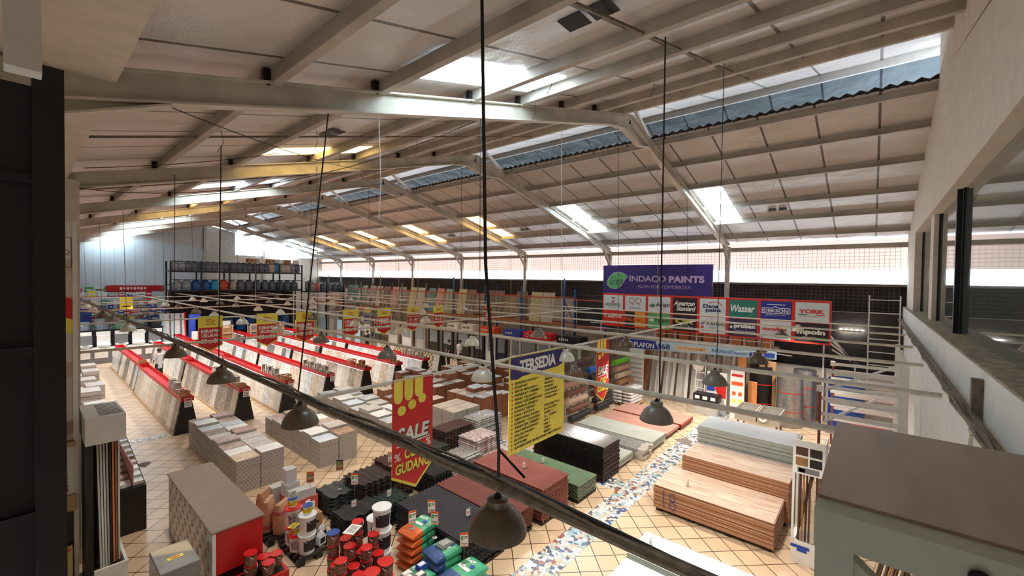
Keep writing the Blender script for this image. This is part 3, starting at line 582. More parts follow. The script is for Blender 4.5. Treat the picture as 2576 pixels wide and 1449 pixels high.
# ================================================================ TILE DISPLAY RACKS
TM = [tilemat('tile_face_%d' % i, a, b, sx, sz, vs=v, kind=k) for i, (a, b, sx, sz, v, k) in enumerate([
 ((232,230,222),(210,206,196),.4,.4,3,'noise'), ((196,186,172),(150,138,124),.3,.3,6,'noise'), ((236,236,232),(224,222,216),.3,.3,2,'noise'),
 ((150,140,130),(196,188,176),.5,.5,9,'noise'), ((112,104,98),(168,158,146),.25,.25,12,'noise'), ((226,214,196),(204,186,160),.4,.4,5,'noise'),
 ((214,212,206),(110,106,104),.25,.25,8,'speck'), ((90,88,88),(130,128,126),.5,.5,7,'noise'), ((224,232,236),(190,204,212),.3,.3,4,'noise'), ((214,200,150),(90,84,60),.2,.2,7,'check')])]
BACKB = pm('rack_back_board', (46, 44, 50), .7)
def rack(x, y, L, fam, label, tray=True, wtop=.36, panels=13):
    t = thing('tile_display_rack', label, 'display rack', (x, y, 0), 0, 'slanted tile display racks'); H = 1.12; w = .68
    for yy in (0, L-.06):
        m = M(); m.ext([(0, 0), (w, 0), (w/2+.14, H), (w/2-.14, H)], (0, yy, 0), (1,0,0), (0,0,1), (0, .06, 0), BLACK); m.build('end_panel', t)
    g = (L-.12)/panels
    for i in range(panels):
        m = M(); a = .07+i*g+.006; q = [(-.012, .06), (0, .06), (w/2-.14, H-.02), (w/2-.155, H-.02)]
        m.ext(q, (0, a, 0), (1,0,0), (0,0,1), (0, g-.012, 0), TM[fam[(i+i*i//3+int(x*3)) % len(fam)]]); m.build('tile_panel', t)
    m = M(); m.ext([(w, .06), (w+.012, .06), (w/2+.155, H-.02), (w/2+.14, H-.02)], (0, .07, 0), (1,0,0), (0,0,1), (0, L-.14, 0), TM[fam[0]]); m.build('rear_tile_board', t)
    m = M(); m.box(-.05, -.02, .02, L, 0, .07, WOOD); m.build('skirting', t)
    if tray:
        m = M(); x0 = w/2-wtop/2; x1 = w/2+wtop/2; z0 = H; z1 = H+.14
        m.box(x0, x1, -.1, L, z0, z0+.02, RED); m.box(x0, x0+.02, -.1, L, z0+.02, z1, RED); m.box(x1-.02, x1, -.1, L, z0+.02, z1, RED); m.box(x0+.02, x1-.02, -.1, -.08, z0+.02, z1, RED); m.box(x0+.02, x1-.02, L-.02, L, z0+.02, z1, RED)
        m.build('red_tray', t)
        m = M(); m.box(w/2-.158, w/2-.146, .1, L-.1, H-.016, H-.004, LITW); m.build('led_strip', t)
    return t
ROWX = [3.33, 5.05, 6.62, 8.3, 10.05, 11.75, 13.4]
FAM = [[4, 3, 7, 0, 5, 3, 6], [5, 4, 3, 1, 0], [0, 2, 8, 6], [0, 5, 2, 8], [2, 0, 5, 1], [2, 5, 8, 2, 0], [6, 2, 8]]
for r, x in enumerate(ROWX):
    for u, (y, L) in enumerate(((17.65, 7.7), (25.75, 7.6), (33.8, 4.8 if r > 2 else 3.0 if r == 2 else 1.0))):
        if L < 2: continue
        fam = FAM[r] if u == 0 else [0, 2, 8, 7] if u == 1 else [7, 3, 1]
        rack(x+.06*u, y, L, fam, '%s tile rack row from the left, %s, %s tiles' % (ORD[r+1].capitalize(), ('front unit', 'middle unit', 'rear unit')[u], ('grey and brown', 'beige', 'white marbled', 'cream', 'white and grey', 'pale', 'speckled')[r]))
rack(15.1, 18.3, 6.5, [9, 6], 'rightmost tile rack without a red tray, black and cream patterned tiles', False)
# breeze blocks and crates on the trays
CLAY = pm('tan_clay', (206, 160, 112), .85, var=.12); CEM = pm('white_cement_block', (214, 208, 198), .9, var=.08)
def vblock(mat):
    m = M(); s = .19; w = .08; b = .03
    m.box(0, s, 0, w, 0, b, mat); m.box(0, s, 0, w, s-b, s, mat); m.box(0, b, 0, w, b, s-b, mat); m.box(s-b, s, 0, w, b, s-b, mat)
    m.beam((b, w/2, b), (s-b, w/2, s-b), w, .025, mat, (0, 1, 0)); m.beam((b, w/2, s-b), (s-b, w/2, b), w, .025, mat, (0, 1, 0)); return m
VB = {}
def vb(x, y, z, k, rz, label, g):
    if k not in VB: VB[k] = vblock(CLAY if k else CEM).build('vent_block', loc=(x, y, z), rz=rz); tag(VB[k], label, 'block', g); return
    dup(VB[k], (x, y, z), rz, label, g)
for r, n0, k, y0, nm in ((0, 6, 0, 18.6, 'first'), (1, 14, 0, 18.2, 'second'), (2, 8, 0, 18.6, 'third'), (3, 11, 0, 17.7, 'fourth'), (4, 4, 1, 17.7, 'fifth'), (5, 3, 1, 17.7, 'sixth'), (6, 9, 0, 17.7, 'seventh')):
    for i in range(n0):
        for zz in range(2 if i % 3 else 1):
            vb(ROWX[r]+.24, y0+i*.23, 1.145+.2*zz, k, rnd.uniform(-.1, .1), '%s pierced block, %s from the front, %s layer, on the %s rack tray' % (('white', 'tan')[k], (ORD+['tenth', 'eleventh', 'twelfth', 'thirteenth', 'fourteenth'])[i+1], ('lower', 'upper')[zz], nm), 'vent blocks on the %s tray' % nm)
def crate(x, y, z, s, h, label):
    t = thing('wooden_crate', label, 'crate', (x, y, z)); m = M()
    for a in (0, s-.03):
        for c in (0, s-.03): m.box(a, a+.03, c, c+.03, 0, h, WOOD)
    m.build('corner_posts', t)
    for i in range(3):
        zz = .01+i*(h-.05)/2; m = M()
        m.box(-.012, 0, 0, s, zz, zz+.045, CLAY); m.box(s, s+.012, 0, s, zz, zz+.045, CLAY); m.box(0, s, -.012, 0, zz, zz+.045, CLAY); m.box(0, s, s, s+.012, zz, zz+.045, CLAY); m.build('slat_ring', t)
crate(3.5, 17.72, 1.145, .28, .26, 'small tan crate at the front end of the first red tray')
crate(5.22, 17.72, 1.145, .26, .22, 'small pale crate at the front end of the second red tray')
crate(6.8, 17.72, 1.145, .3, .3, 'tan slatted crate at the front end of the third red tray')
crate(3.6, 26.0, 1.145, .26, .2, 'tan crate on the second tray of the first row')
crate(10.25, 18.9, 1.145, .3, .3, 'tan crate on the fifth red tray')
# price cards at tray ends
for i, (x, y) in enumerate(((3.58, 17.53), (5.32, 17.53), (6.9, 17.53), (8.6, 17.53))):
    m = M(); m.box(x, x+.2, y-.006, y, .92, 1.22, PAPER); f = Face(m, (x, y-.006, .92), (1,0,0), (0,0,1)); f.rect(.02, .22, .18, .28, REDP)
    for q in range(3): f.rect(.03, .04+q*.055, .17, .065+q*.055, GREYP)
    tag(m.build('price_card'), 'white printed card hanging on the end of the %s red tray' % ORD[i+1], 'card')
_o1 = 'first second third fourth fifth sixth seventh eighth ninth tenth eleventh twelfth thirteenth fourteenth fifteenth sixteenth seventeenth eighteenth nineteenth'.split()
_t = {20: 'twenty', 30: 'thirty', 40: 'forty'}
def ordn(k):
    if k < 20: return _o1[k-1]
    a, b = k//10*10, k % 10
    return _t[a][:-1]+'ieth' if b == 0 else _t[a]+'-'+_o1[b-1]
# ================================================================ TILE CARTON STACKS
CB = [stripes('grey_carton', (214, 208, 204), (126, 118, 114), .032, 2, .6, .7, .6), stripes('brown_carton', (190, 130, 96), (150, 96, 66), .045, 2, .8, .8, .3), stripes('white_carton', (232, 228, 220), (140, 132, 126), .031, 2, .72, .7, .5)]
TOPS = [tilemat('top_tile_%d' % i, a, b, 9, 9, vs=v, kind=k, axes=(0, 1)) for i, (a, b, v, k) in enumerate([((236,236,232),(222,222,220),3,'noise'), ((150,118,100),(186,150,128),6,'noise'), ((204,208,210),(176,182,188),5,'noise'), ((198,192,186),(120,118,118),14,'speck'), ((112,92,80),(140,118,102),8,'noise'), ((222,202,176),(200,180,156),4,'noise'), ((190,170,160),(160,140,130),7,'noise'), ((222,230,238),(200,214,228),2,'noise')])]
def carton(dx, dy, th, sm, tm):
    m = M(); g = .004; m.box(g, dx-g, g, dy-g, 0, th-.004, sm); m.add([(g, g, th-.003), (dx-g, g, th-.003), (dx-g, dy-g, th-.003), (g, dy-g, th-.003)], [(0, 1, 2, 3)], tm); return m.build('tile_carton')
protos = {}; ncart = 0; stuffM = {}
TOPN = ['white', 'brown wood look', 'pale grey', 'grey speckled', 'dark brown', 'beige', 'taupe', 'bluish white']
def stack(x, y, dx, dy, n, th, side, top, where, grp, as_stuff=False):
    global ncart
    lx = rnd.uniform(-.008, .008)
    if as_stuff:
        m = stuffM.setdefault(side, M())
        for i in range(n): a = rnd.uniform(-.008, .008); m.box(x+.006+a, x+dx-.006+a, y+.006, y+dy-.006, i*th, (i+1)*th-.005, CB[side])
        m.box(x+.01, x+dx-.01, y+.01, y+dy-.01, n*th-.004, n*th, TOPS[top]); return
    for i in range(n):
        k = (dx, dy, th, side, top if i == n-1 else -1)
        lb = ('%s topped tile carton, %s' % (TOPN[top], where)) if i == n-1 else 'tile carton, %s from top, %s' % (ordn(n-i), where)
        if k not in protos: o = protos[k] = carton(dx, dy, th, CB[side], TOPS[top] if i == n-1 else CB[side])
        else: o = protos[k].copy(); COL.objects.link(o)
        o.location = (x+rnd.uniform(-.006, .006), y+rnd.uniform(-.006, .006), i*th); tag(o, lb, 'carton', None if i == n-1 else 'cartons %s' % where); ncart += 1
G1T = [[5, 0, 6, 6, 3, 4, 2, 0, 6, 0, 6], [0, 3, 3, 3, 1, 0, 2, 1, 1, 6, 2]]
for c in range(2):
    for r in range(9):
        dy = .5; stack(3.42+c*.56, 11.75+r*dy, .55, .49, 13+(1 if (r*3+c) % 4 == 1 else 0), .064, 0, G1T[c][r], '%s column, %s stack, left group' % (('left', 'right')[c], ORD[r+1]), 'g1')
G2T = [[7, 0, 3, 4, 2, 6, 6, 0, 4], [1, 3, 6, 0, 2, 3, 5, 0, 0]]
for c in range(2):
    for r in range(7):
        h = (12, 13)[c]+(r in (1, 5))-(1 if r > 4 else 0)
        stack(5.45+c*.57, 11.7+r*.58, .56, .57, h-(2 if r > 3 else 0), .062, 2, G2T[c][r], '%s column, %s stack, middle group' % (('left', 'right')[c], ORD[r+1]), 'g2', ncart > 285)
G3T = [2, 0, 3, 2, 7, 0, 3, 2, 0]
for c in range(2):
    for r in range(8):
        stack(7.6+c*.62, 11.6+r*.62, .61, .6, 12+((r+c) % 3), .064, 2, G3T[(r+c*3) % 9], '', 'g3', True)
for c in range(2):
    for r in range(2): stack(9.45+c*.62, 10.6+r*.62, .61, .6, 14, .064, 2, 5, '', 'g4', True)
for cx, cy, n1, n2, h in ((9.5, 12.4, 2, 6, 11), (11.1, 10.9, 3, 4, 14), (11.3, 13.8, 3, 6, 14), (13.6, 10.6, 3, 5, 13), (13.6, 14.3, 3, 4, 15), (15.9, 11.2, 2, 9, 13), (17.3, 12.5, 1, 7, 12)):
    for c in range(n1):
        for r in range(n2): stack(cx+c*.56, cy+r*.5, .54, .48, h+rnd.randint(-2, 2), .07, 1, rnd.choice((2, 5, 6, 5, 0, 7)), '', 'g5', True)
tag(stuffM[2].build('tile_cartons'), 'dense white and grey tile carton stacks around the long sale banner', 'cartons', kind='stuff')
tag(stuffM[1].build('tile_cartons'), 'crowded brown tile carton stacks between the racks and the price list', 'cartons', kind='stuff')
# left aisle stacks
LA = [(1.05, 19.5, 8), (1.5, 21.3, 7), (1.5, 23.2, 9), (1.8, 25.2, 7), (1.7, 27.2, 6), (2.0, 29.5, 6), (2.1, 32, 5)]
for i, (x, y, n_) in enumerate(LA):
    for c in range(2):
        for k in range(n_-c*2):
            key = ('la', c, k == n_-c*2-1)
            if key not in protos:
                m = M(); m.box(0, .58, 0, .9, 0, .08, CB[(0, 2)[c]]); m.box(0, .58, 0, .9, .08, .084, TOPS[(3, 0)[c]] if k == n_-c*2-1 else CB[0]); protos[key] = o = m.build('tile_carton')
            else: o = protos[key].copy(); COL.objects.link(o)
            o.location = (x-.6*c+.0, y+rnd.uniform(-.03, .03), k*.085); tag(o, 'tile carton, %s from top, %s low stack of left aisle, %s side' % (ordn(n_-c*2-k), ORD[i+1], ('aisle', 'wall')[c]), 'carton', 'left aisle cartons %d%s' % (i, 'ab'[c]))
# ================================================================ ROOFING AND BOARD PILES
EDGE = {'red_bitumen': pm('red_sheet_edge', (150, 96, 76), .8, var=.1), 'green_bitumen': pm('pale_sheet_edge', (176, 168, 158), .8, var=.15), 'glossy_dark_roof': pm('tan_sheet_edge', (128, 108, 100), .7, var=.15), 'dark_red_bitumen': pm('brown_sheet_edge', (128, 78, 62), .8, var=.1)}
def corr_sheet(w, L, mat, pitch=.095, amp=.018, name='corrugated_sheet'):
    nx = int(w/pitch*6); vs = []; fs = []
    for i in range(nx+1):
        x = w*i/nx; z = amp*math.cos(2*PI*x/pitch)
        vs += [(x, 0, z), (x, L, z), (x, 0, z-.013), (x, L, z-.013)]
        if i: a = 4*(i-1); b = 4*i; fs += [(a, b, b+1, a+1), (a+2, a+3, b+3, b+2), (a, a+2, b+2, b), (a+1, b+1, b+3, a+3)]
    fs += [(0, 1, 3, 2), (4*nx, 4*nx+2, 4*nx+3, 4*nx+1)]
    m = M(); ec = EDGE.get(mat.name); fe = [f_ for f_ in fs if len(f_) == 4 and (f_[1]-f_[0] == 2 and f_[3]-f_[0] == 4)]
    if ec:
        fo = [f_ for f_ in fs if f_ not in fe]; m.add(vs, fo, mat); k = len(m.mats); m.mats.append(ec); m.f += fe; m.m += [k]*len(fe)
    else: m.add(vs, fs, mat)
    return m.build(name, smooth=True)
def pile(proto, x, y, n_, step, z0, label, cat, grp, jx=.012, jy=.02, toplabel=None):
    for i in range(n_):
        o = proto if i == 0 else proto.copy()
        if i: COL.objects.link(o)
        o.location = (x+rnd.uniform(-jx, jx), y+rnd.uniform(-jy, jy), z0+i*step); tag(o, label+', %s from top' % ordn(n_-i), cat, grp)
    if toplabel: o['label'] = toplabel
BIT = dict(red=pm('red_bitumen', (156, 90, 82), .75, var=.12, scale=2, bump=.3, bscale=90), black=pm('black_bitumen', (54, 54, 62), .7, var=.12, scale=2, bump=.3, bscale=90), green=pm('green_bitumen', (104, 130, 100), .75, var=.1, scale=2, bump=.3, bscale=90), dkr=pm('dark_red_bitumen', (128, 74, 68), .75, var=.1, scale=2, bump=.2), blk=pm('glossy_dark_roof', (58, 50, 52), .28, .3, var=.1))
def ped(x0, x1, y0, y1, h, label):
    m = M(); 
    for k in range(4): yy = y0+(y1-y0-.1)*k/3; m.box(x0+.02, x1-.02, yy, yy+.1, 0, h-.025, BLACK)
    for k in range(6): xx = x0+(x1-x0-.1)*k/5; m.box(xx, xx+.1, y0, y1, h-.025, h, BLACK)
    return tag(m.build('pallet'), label, 'pallet')
pl = [('blk', 10.05, 5.35, .95, 2.35, 26, .033, 'glossy dark roofing sheet in the tall pile by the grey boards', 'silver shining top sheet of the tall dark corrugated pile'),
      ('green', 8.72, 5.3, .9, 2.4, 10, .036, 'green corrugated roofing sheet in the low pile', 'top green corrugated roofing sheet beside the tall dark pile'),
      ('red', 7.4, 5.4, 1.05, 2.2, 21, .034, 'red roofing sheet in the tall pile left of the green pile', 'top red ribbed roofing sheet with the small sign, left of the green pile'),
      ('dkr', 6.36, 5.5, .85, 2.25, 14, .034, 'dark red roofing sheet in the pile beneath the nearest pipe', 'top sheet of the dark red pile between charcoal and red piles'),
      ('black', 5.16, 5.45, 1.08, 2.15, 16, .034, 'charcoal roofing sheet in the pile behind the nearest lamp', 'top charcoal ribbed roofing sheet behind the nearest lamp')]
for k, x, y, w, L, n_, st, lb, tl in pl:
    ped(x, x+w, y, y+L, .08, 'black pallet under the %s' % lb.split(' roofing')[0]+' pile')
    pile(corr_sheet(w, L, BIT[k]), x, y, n_, st, .11, lb, 'roofing sheet', k+' corrugated pile', toplabel=tl)
SIL = pm('silver_roof_sheet', (186, 186, 190), .22, .85, var=.15, scale=1.5, stretch=(1, .2, 1))
o = corr_sheet(.95, 2.35, SIL); o.location = (10.05, 5.35, .11+26*.033); tag(o, 'silver shining corrugated sheet lying on the tall dark pile', 'roofing sheet')
# metal roof tiles with stepped profile
def tilesheet(w, L, mat, steps=2, waves=6, name='roof_tile_sheet', amp=.02):
    nx, ny = waves*6, steps*6; vs = []; fs = []
    for j in range(ny+1):
        for i in range(nx+1):
            u = i/nx; v = j/ny; z = amp*max(-.4, math.cos(2*PI*u*waves))+.028*(1-(v*steps) % 1 if j < ny else 0)
            vs.append((u*w, v*L+.012*math.cos(2*PI*u*waves), z)); 
    for j in range(ny):
        for i in range(nx): a = j*(nx+1)+i; fs.append((a, a+1, a+nx+2, a+nx+1))
    m = M(); m.add(vs, fs, mat); o = m.build(name); md = o.modifiers.new('s', 'SOLIDIFY'); md.thickness = .012; return o
RT = [('black_stone', (42, 40, 42), 4.2, 7.9, .82, .62, 12, 'black stone coated roof tile sheet in the near pile', 2, 3), ('green_stone', (30, 52, 44), 5.06, 7.85, .64, .6, 11, 'dark green roof tile sheet beside the black tiles', 2, 5),
      ('grey_stone', (78, 82, 82), 4.44, 9.05, .7, .75, 11, 'dark grey flat roof tile sheet behind the black tiles', 2, 3), ('brown_stone', (66, 52, 50), 5.0, 8.65, .78, .85, 17, 'dark brown wavy roof tile sheet in the taller pile', 2, 5),
      ('maroon_stone', (88, 52, 48), 5.85, 8.7, .6, .95, 19, 'maroon brown roof tile sheet behind the sale banner', 2, 5), ('charcoal_wave', (44, 42, 42), 6.5, 8.0, .62, .8, 14, 'charcoal wavy roof tile sheet right of the sale banner', 2, 6),
      ('brown_wave', (92, 66, 62), 8.15, 9.55, 1.15, .7, 21, 'brown wavy roof sheet before the white cartons', 1, 9), ('olive_wave', (60, 64, 54), 7.55, 9.3, .55, .9, 13, 'olive wavy roof sheet below the brown wavy ones', 1, 5)]
for nm, c, x, y, w, L, n_, lb, stp, wv in RT:
    mt = pm(nm, c, .8, var=.12, scale=30, bump=.5, bscale=160)
    pile(tilesheet(w, L, mt, stp, wv), x, y, n_, .036, .09, lb, 'roof tile', nm+' pile', toplabel='top '+lb)
    ped(x, x+w, y, y+L, .07, 'black pallet under the %s pile' % ' '.join(lb.split()[:4]))
# shrink-wrapped roofing bundles, white and red packs
PLAS = pm('crinkled_clear_wrap', (186, 184, 180), .25, .2, var=.3, scale=24, bump=.9, bscale=22, coat=.5)
WP = pm('white_red_pack', (206, 204, 202), .3, var=.3, scale=16, rgb2=(140, 76, 78), bump=.6, bscale=18)
def pack(w, L, h, mat, name, strp=None):
    nx, ny = 14, 18; vs = []; fs = []
    for j in range(ny+1):
        for i in range(nx+1):
            u = i/nx; v = j/ny; e = min(u, 1-u, v, 1-v); vs.append((u*w, v*L, h*min(1, .35+e*9)+.012*math.cos(u*38)+rnd.uniform(-.004, .004)))
    for j in range(ny):
        for i in range(nx): a = j*(nx+1)+i; fs.append((a, a+1, a+nx+2, a+nx+1))
    m = M(); m.add(vs, fs, mat); o = m.build(name, smooth=True); md = o.modifiers.new('s', 'SOLIDIFY'); md.thickness = h*.8; return o
pile(pack(.95, .75, .05, WP, 'roofing_pack'), 8.45, 8.5, 14, .055, .02, 'wrapped white and red roofing pack in the tilted stack', 'pack', 'white and red roofing packs', .03, .03, 'topmost white and red wrapped roofing pack with printed label')
pile(pack(1.1, .7, .05, PLAS, 'roofing_pack'), 7.5, 8.4, 9, .055, .02, 'clear wrapped grey roofing pack behind the red sheets', 'pack', 'clear wrapped packs', .03, .03)
pile(pack(1.2, .7, .06, PLAS, 'roofing_pack'), 9.45, 9.5, 14, .062, .02, 'clear wrapped pack behind the yellow price list', 'pack', 'clear wrapped packs by price list', .03, .03)
# fibre cement and plywood boards
CEMB = pm('grey_cement_board', (176, 180, 170), .8, var=.06, scale=2); CEM2 = pm('blue_grey_board', (190, 196, 202), .6, var=.04, scale=2)
PLY = stripes('plywood_edge', (214, 160, 118), (150, 100, 70), .018, 2, .75, .7, .3); PLYT = pm('pale_pine_veneer', (226, 204, 184), .55, var=.14, scale=3, stretch=(7, .55, 1), rgb2=(184, 150, 130))
PLR = pm('reddish_plywood', (198, 150, 134), .5, var=.08, scale=2.5, stretch=(6, .5, 1), rgb2=(176, 126, 112)); REDE = pm('red_painted_edge', (176, 30, 28), .6)
def board(w, L, t, side, top):
    m = M(); m.box(0, w, 0, L, 0, t-.002, side); m.box(.001, w-.001, .001, L-.001, t-.002, t-.0005, top); return m.build('board_sheet')
def bpile(x, y, w, L, n_, t, side, top, lb, grp, tl, jx=.015, jy=.012, z0=.09, pal=True):
    if pal: ped(x+.03, x+w-.03, y+.05, y+L-.05, z0-.002, 'dark pallet under the %s' % grp)
    pile(board(w, L, t, side, top), x, y, n_, t+.0015, z0, lb, 'board', grp, jx, jy, tl)
bpile(9.72, 1.4, 1.28, 2.44, 26, .019, PLY, PLYT, 'plywood sheet in the front pile marked 18', 'front plywood pile', 'top pine faced plywood sheet of the front pile')
bpile(11.0, 1.32, 1.1, 2.3, 33, .026, PLY, PLYT, 'plywood sheet in the middle pile before the grey boards', 'middle plywood pile', 'top knotty plywood sheet of the middle pile')
bpile(12.35, 1.36, 1.15, 2.3, 44, .028, CEMB, CEM2, 'grey board in the tallest pile behind the plywood', 'tall grey board pile', 'smooth pale top board of the tallest grey pile')
m = M(); f = Face(m, (9.7, 3.75, .14), (0, -1, 0), (0, 0, 1)); PEN = pm('purple_marker', (88, 70, 130), .7)
f.line([(.16, .42), (.15, .2), (.17, .02)], .022, PEN, .004); f.ring(.36, .31, .07, .02, PEN, ry=.09); f.ring(.36, .12, .08, .02, PEN, ry=.1); tag(m.build('hand_marking'), 'handwritten purple 18 on the edge of the front plywood pile', 'marking')
bpile(11.05, 5.4, .95, 2.5, 9, .02, CEMB, CEMB, 'pale grey board in the low pile right of the dark sheets', 'low grey board pile', 'top pale grey board right of the tall dark sheets')
bpile(12.95, 5.2, 1.15, 2.75, 10, .022, CEMB, CEMB, 'grey green cement board in the wide low pile', 'cement board pile', 'top grey green cement board beside the red plywood')
bpile(14.35, 5.25, 1.2, 2.6, 5, .02, PLY, PLR, 'thin reddish plywood sheet nearest the cement boards', 'left red plywood pile', 'top reddish plywood sheet nearest the cement boards')
bpile(15.6, 5.2, 1.3, 2.7, 6, .022, REDE, PLR, 'red edged plywood sheet in the far pile', 'red edged plywood pile', 'top sheet of the far plywood pile with red painted edge')
for i in range(12):
    k = ('wb',)
    if k not in protos: 
        m = M(); m.box(0, .17, 0, 2.7, 0, .09, PLAS); m.box(-.004, .174, -.01, .22, -.004, .094, pm('torn_white_wrap', (214, 206, 196), .4, var=.3, scale=30)); o = protos[k] = m.build('wrapped_plank_bundle')
    else: o = protos[k].copy(); COL.objects.link(o)
    o.location = (12.15+.185*(i % 4), 5.15+rnd.uniform(-.05, .05), .02+.1*(i//4)+.0); tag(o, 'long plastic wrapped plank bundle beside the low grey boards, layer %s, %s across' % (('one', 'two', 'three')[i//4], ORD[i%4+1]), 'bundle', 'wrapped plank bundles layer %d' % (i//4))
# white sheets at bottom edge
WSH = pm('white_gloss_sheet', (214, 226, 236), .25, var=.02)
bpile(7.05, .7, .85, 2.55, 14, .03, CEMB, WSH, 'white sheet in the pile at the bottom edge', 'upper white sheet pile', 'top glossy white sheet of the upper pile at the bottom edge', z0=.1)
bpile(5.95, .6, .95, 2.6, 14, .03, CEMB, WSH, 'white sheet in the lower bottom pile', 'lower white sheet pile', 'top glossy white sheet with a yellow sticker, lower bottom pile', z0=.1)
m = M(); m.box(6.3, 6.5, 2.2, 2.27, .545, .549, YEL); tag(m.build('sticker'), 'small yellow sticker on the lower white sheet', 'sticker')
m = M(); m.tube([(5.55, .8, .12), (5.55, 3.35, .12)], .12, 16, BLACK); tag(m.build('membrane_roll', smooth=True), 'black roll lying left of the white sheets at the bottom edge', 'roll')
# small acrylic price stands on piles
ACR = pm('clear_acrylic', (220, 220, 216), .15, trans=.4)
for x, y, z, lb in ((8.0, 6.4, .81, 'small clear price stand on the red sheets'), (9.2, 6.7, .455, 'small clear price stand on the green sheets'), (5.85, 6.1, .64, 'small clear price stand on the charcoal sheets'), (10.15, 3.2, .62, 'wooden price block on the front plywood'), (16.2, 6.0, .232, 'small price stand on the red edged plywood'), (4.6, 8.3, .52, 'small price tag on the black roof tiles'), (5.4, 8.2, .48, 'small price tag on the green roof tiles'), (7.5, 3.0, .55, 'small pointed price card on the white sheets')):
    m = M(); m.box(x-.05, x+.05, y-.03, y+.03, z, z+.006, ACR); m.box(x-.06, x+.06, y-.003, y+.003, z+.006, z+.14, ACR); m.box(x-.045, x+.045, y-.005, y-.003, z+.03, z+.12, PAPER); m.box(x-.03, x+.03, y-.006, y-.005, z+.05, z+.08, ORG if y > 5 else GREYP); tag(m.build('price_stand'), lb, 'price stand')
# ================================================================ PAINT PAILS, BAGS, PALLETS, COUNTER
def pallet(x, y, w, d, label, mat=BLACK):
    m = M()
    for k in range(3):
        for j in range(3): m.box(x+k*(w-.12)/2, x+k*(w-.12)/2+.12, y+j*(d-.12)/2, y+j*(d-.12)/2+.12, .02, .1, mat)
    for k in range(3): m.box(x+k*(w-.12)/2, x+k*(w-.12)/2+.12, y, y+d, 0, .02, mat)
    for k in range(6): m.box(x, x+w, y+k*(d-.09)/5, y+k*(d-.09)/5+.09, .1, .125, mat)
    return tag(m.build('pallet'), label, 'pallet')
pallet(3.17, 9.0, .58, .85, 'black plastic pallet under the two brown paper sacks'); pallet(3.32, 7.95, .78, .95, 'black plastic pallet under the white and red paint pails')
PAILS = {}
LIDR = pm('red_plastic', (214, 34, 36), .3, var=.04); LIDB = pm('blue_plastic', (30, 70, 150), .3, var=.04); PWH = pm('white_plastic', (232, 234, 236), .35, var=.03); PBR = pm('brown_label', (84, 46, 42), .45, var=.35, scale=16, rgb2=(150, 110, 96)); PGR = pm('grey_label', (104, 100, 108), .5, var=.3, scale=14, rgb2=(190, 180, 180)); LBK = pm('black_gold_label', (28, 28, 34), .5, var=.3, scale=22, rgb2=(44, 44, 54)); LYL = pm('yellow_label', (226, 200, 40), .5, var=.2, scale=12)
def pail(r, h, body, lid, lab, open_=False):
    key = (r, h, body.name, lid.name, lab.name)
    if key in PAILS: return key
    t = thing('paint_pail', 'p', 'pail')
    m = M(); m.lathe([(r*.86, 0), (r*.97, h*.9), (r*1.0, h*.92), (r*1.0, h*.97)], 20, body); tb = m.build('tub', t, smooth=True)
    m = M(); A0, A1 = (3.3, 5.1) if r > .12 else (0, 6.2832); K_ = 14; m.add([q_ for a_ in range(K_+1) for q_ in ((math.cos(A0+(A1-A0)*a_/K_)*(r*.89+.006), math.sin(A0+(A1-A0)*a_/K_)*(r*.89+.006), h*.2), (math.cos(A0+(A1-A0)*a_/K_)*(r*.95+.007), math.sin(A0+(A1-A0)*a_/K_)*(r*.95+.007), h*.76))], [(2*a_, 2*a_+2, 2*a_+3, 2*a_+1) for a_ in range(K_)], lab); m.build('label_band', tb, smooth=True)
    m = M(); m.lathe([(r*1.02, h*.93), (r*1.06, h*.94), (r*1.06, h*1.0), (r*.97, h*1.01), (r*.93, h*.985), (0, h*.985)], 20, lid); m.build('lid', t, smooth=True)
    m = M(); m.tube([(r*1.03*math.cos(a), -r*1.03*math.sin(a)*.6-.02, h*(.86-.35*math.sin(a))) for a in [PI*q/10 for q in range(11)]], .005, 5, PWH); m.build('handle', tb, smooth=True)
    PAILS[key] = t; return key
used = set()
def put(key, x, y, z, rz, label, g='paint pails'):
    if key not in used: used.add(key); o = PAILS[key]; o.location = (x, y, z); o.rotation_euler = (0, 0, rz); tag(o, label, None, g); return o
    return dup(PAILS[key], (x, y, z), rz, label, g)
W5 = pail(.155, .36, PWH, PWH, LBK); R5 = pail(.15, .35, PWH, LIDR, PGR); W1 = pail(.085, .17, PWH, LIDB, LYL); R1 = pail(.095, .2, PBR, LIDR, PBR); R3 = pail(.12, .24, PBR, LIDR, PBR); R2 = pail(.13, .3, PWH, LIDR, PGR); B1 = pail(.1, .2, PBR, LIDB, PBR)
def P_(k, *a): return put(k, *a)
P_(W5, 3.56, 8.15, .125, .6, 'lower white pail in front on the pallet'); P_(W5, 3.57, 8.15, .49, .9, 'upper white pail in front on the pallet')
P_(W1, 3.57, 8.15, .855, .2, 'small blue lidded tub on top of the two white pails')
P_(R5, 3.5, 8.65, .125, .3, 'lower grey pail with red lid at the back of the pallet'); P_(R5, 3.5, 8.66, .48, .5, 'upper grey pail with red lid at the back of the pallet'); P_(W1, 3.5, 8.66, .835, .4, 'small blue lidded tub on the tallest red lidded pail')
P_(R2, 3.45, 8.36, .125, .2, 'slim white pail with red lid, left of the white pails'); P_(W1, 3.45, 8.36, .43, .2, 'small tub with yellow label on the slim red lidded pail')
W6 = pail(.165, .4, PWH, PWH, LBK)
P_(W6, 4.3, 6.75, 0, .3, 'bottom large white pail of the tall stack by the red pails'); P_(W6, 4.3, 6.75, .405, .5, 'middle large white pail of the tall stack by the red pails'); P_(W6, 4.3, 6.76, .81, .1, 'top large white pail of the tall stack by the red pails')
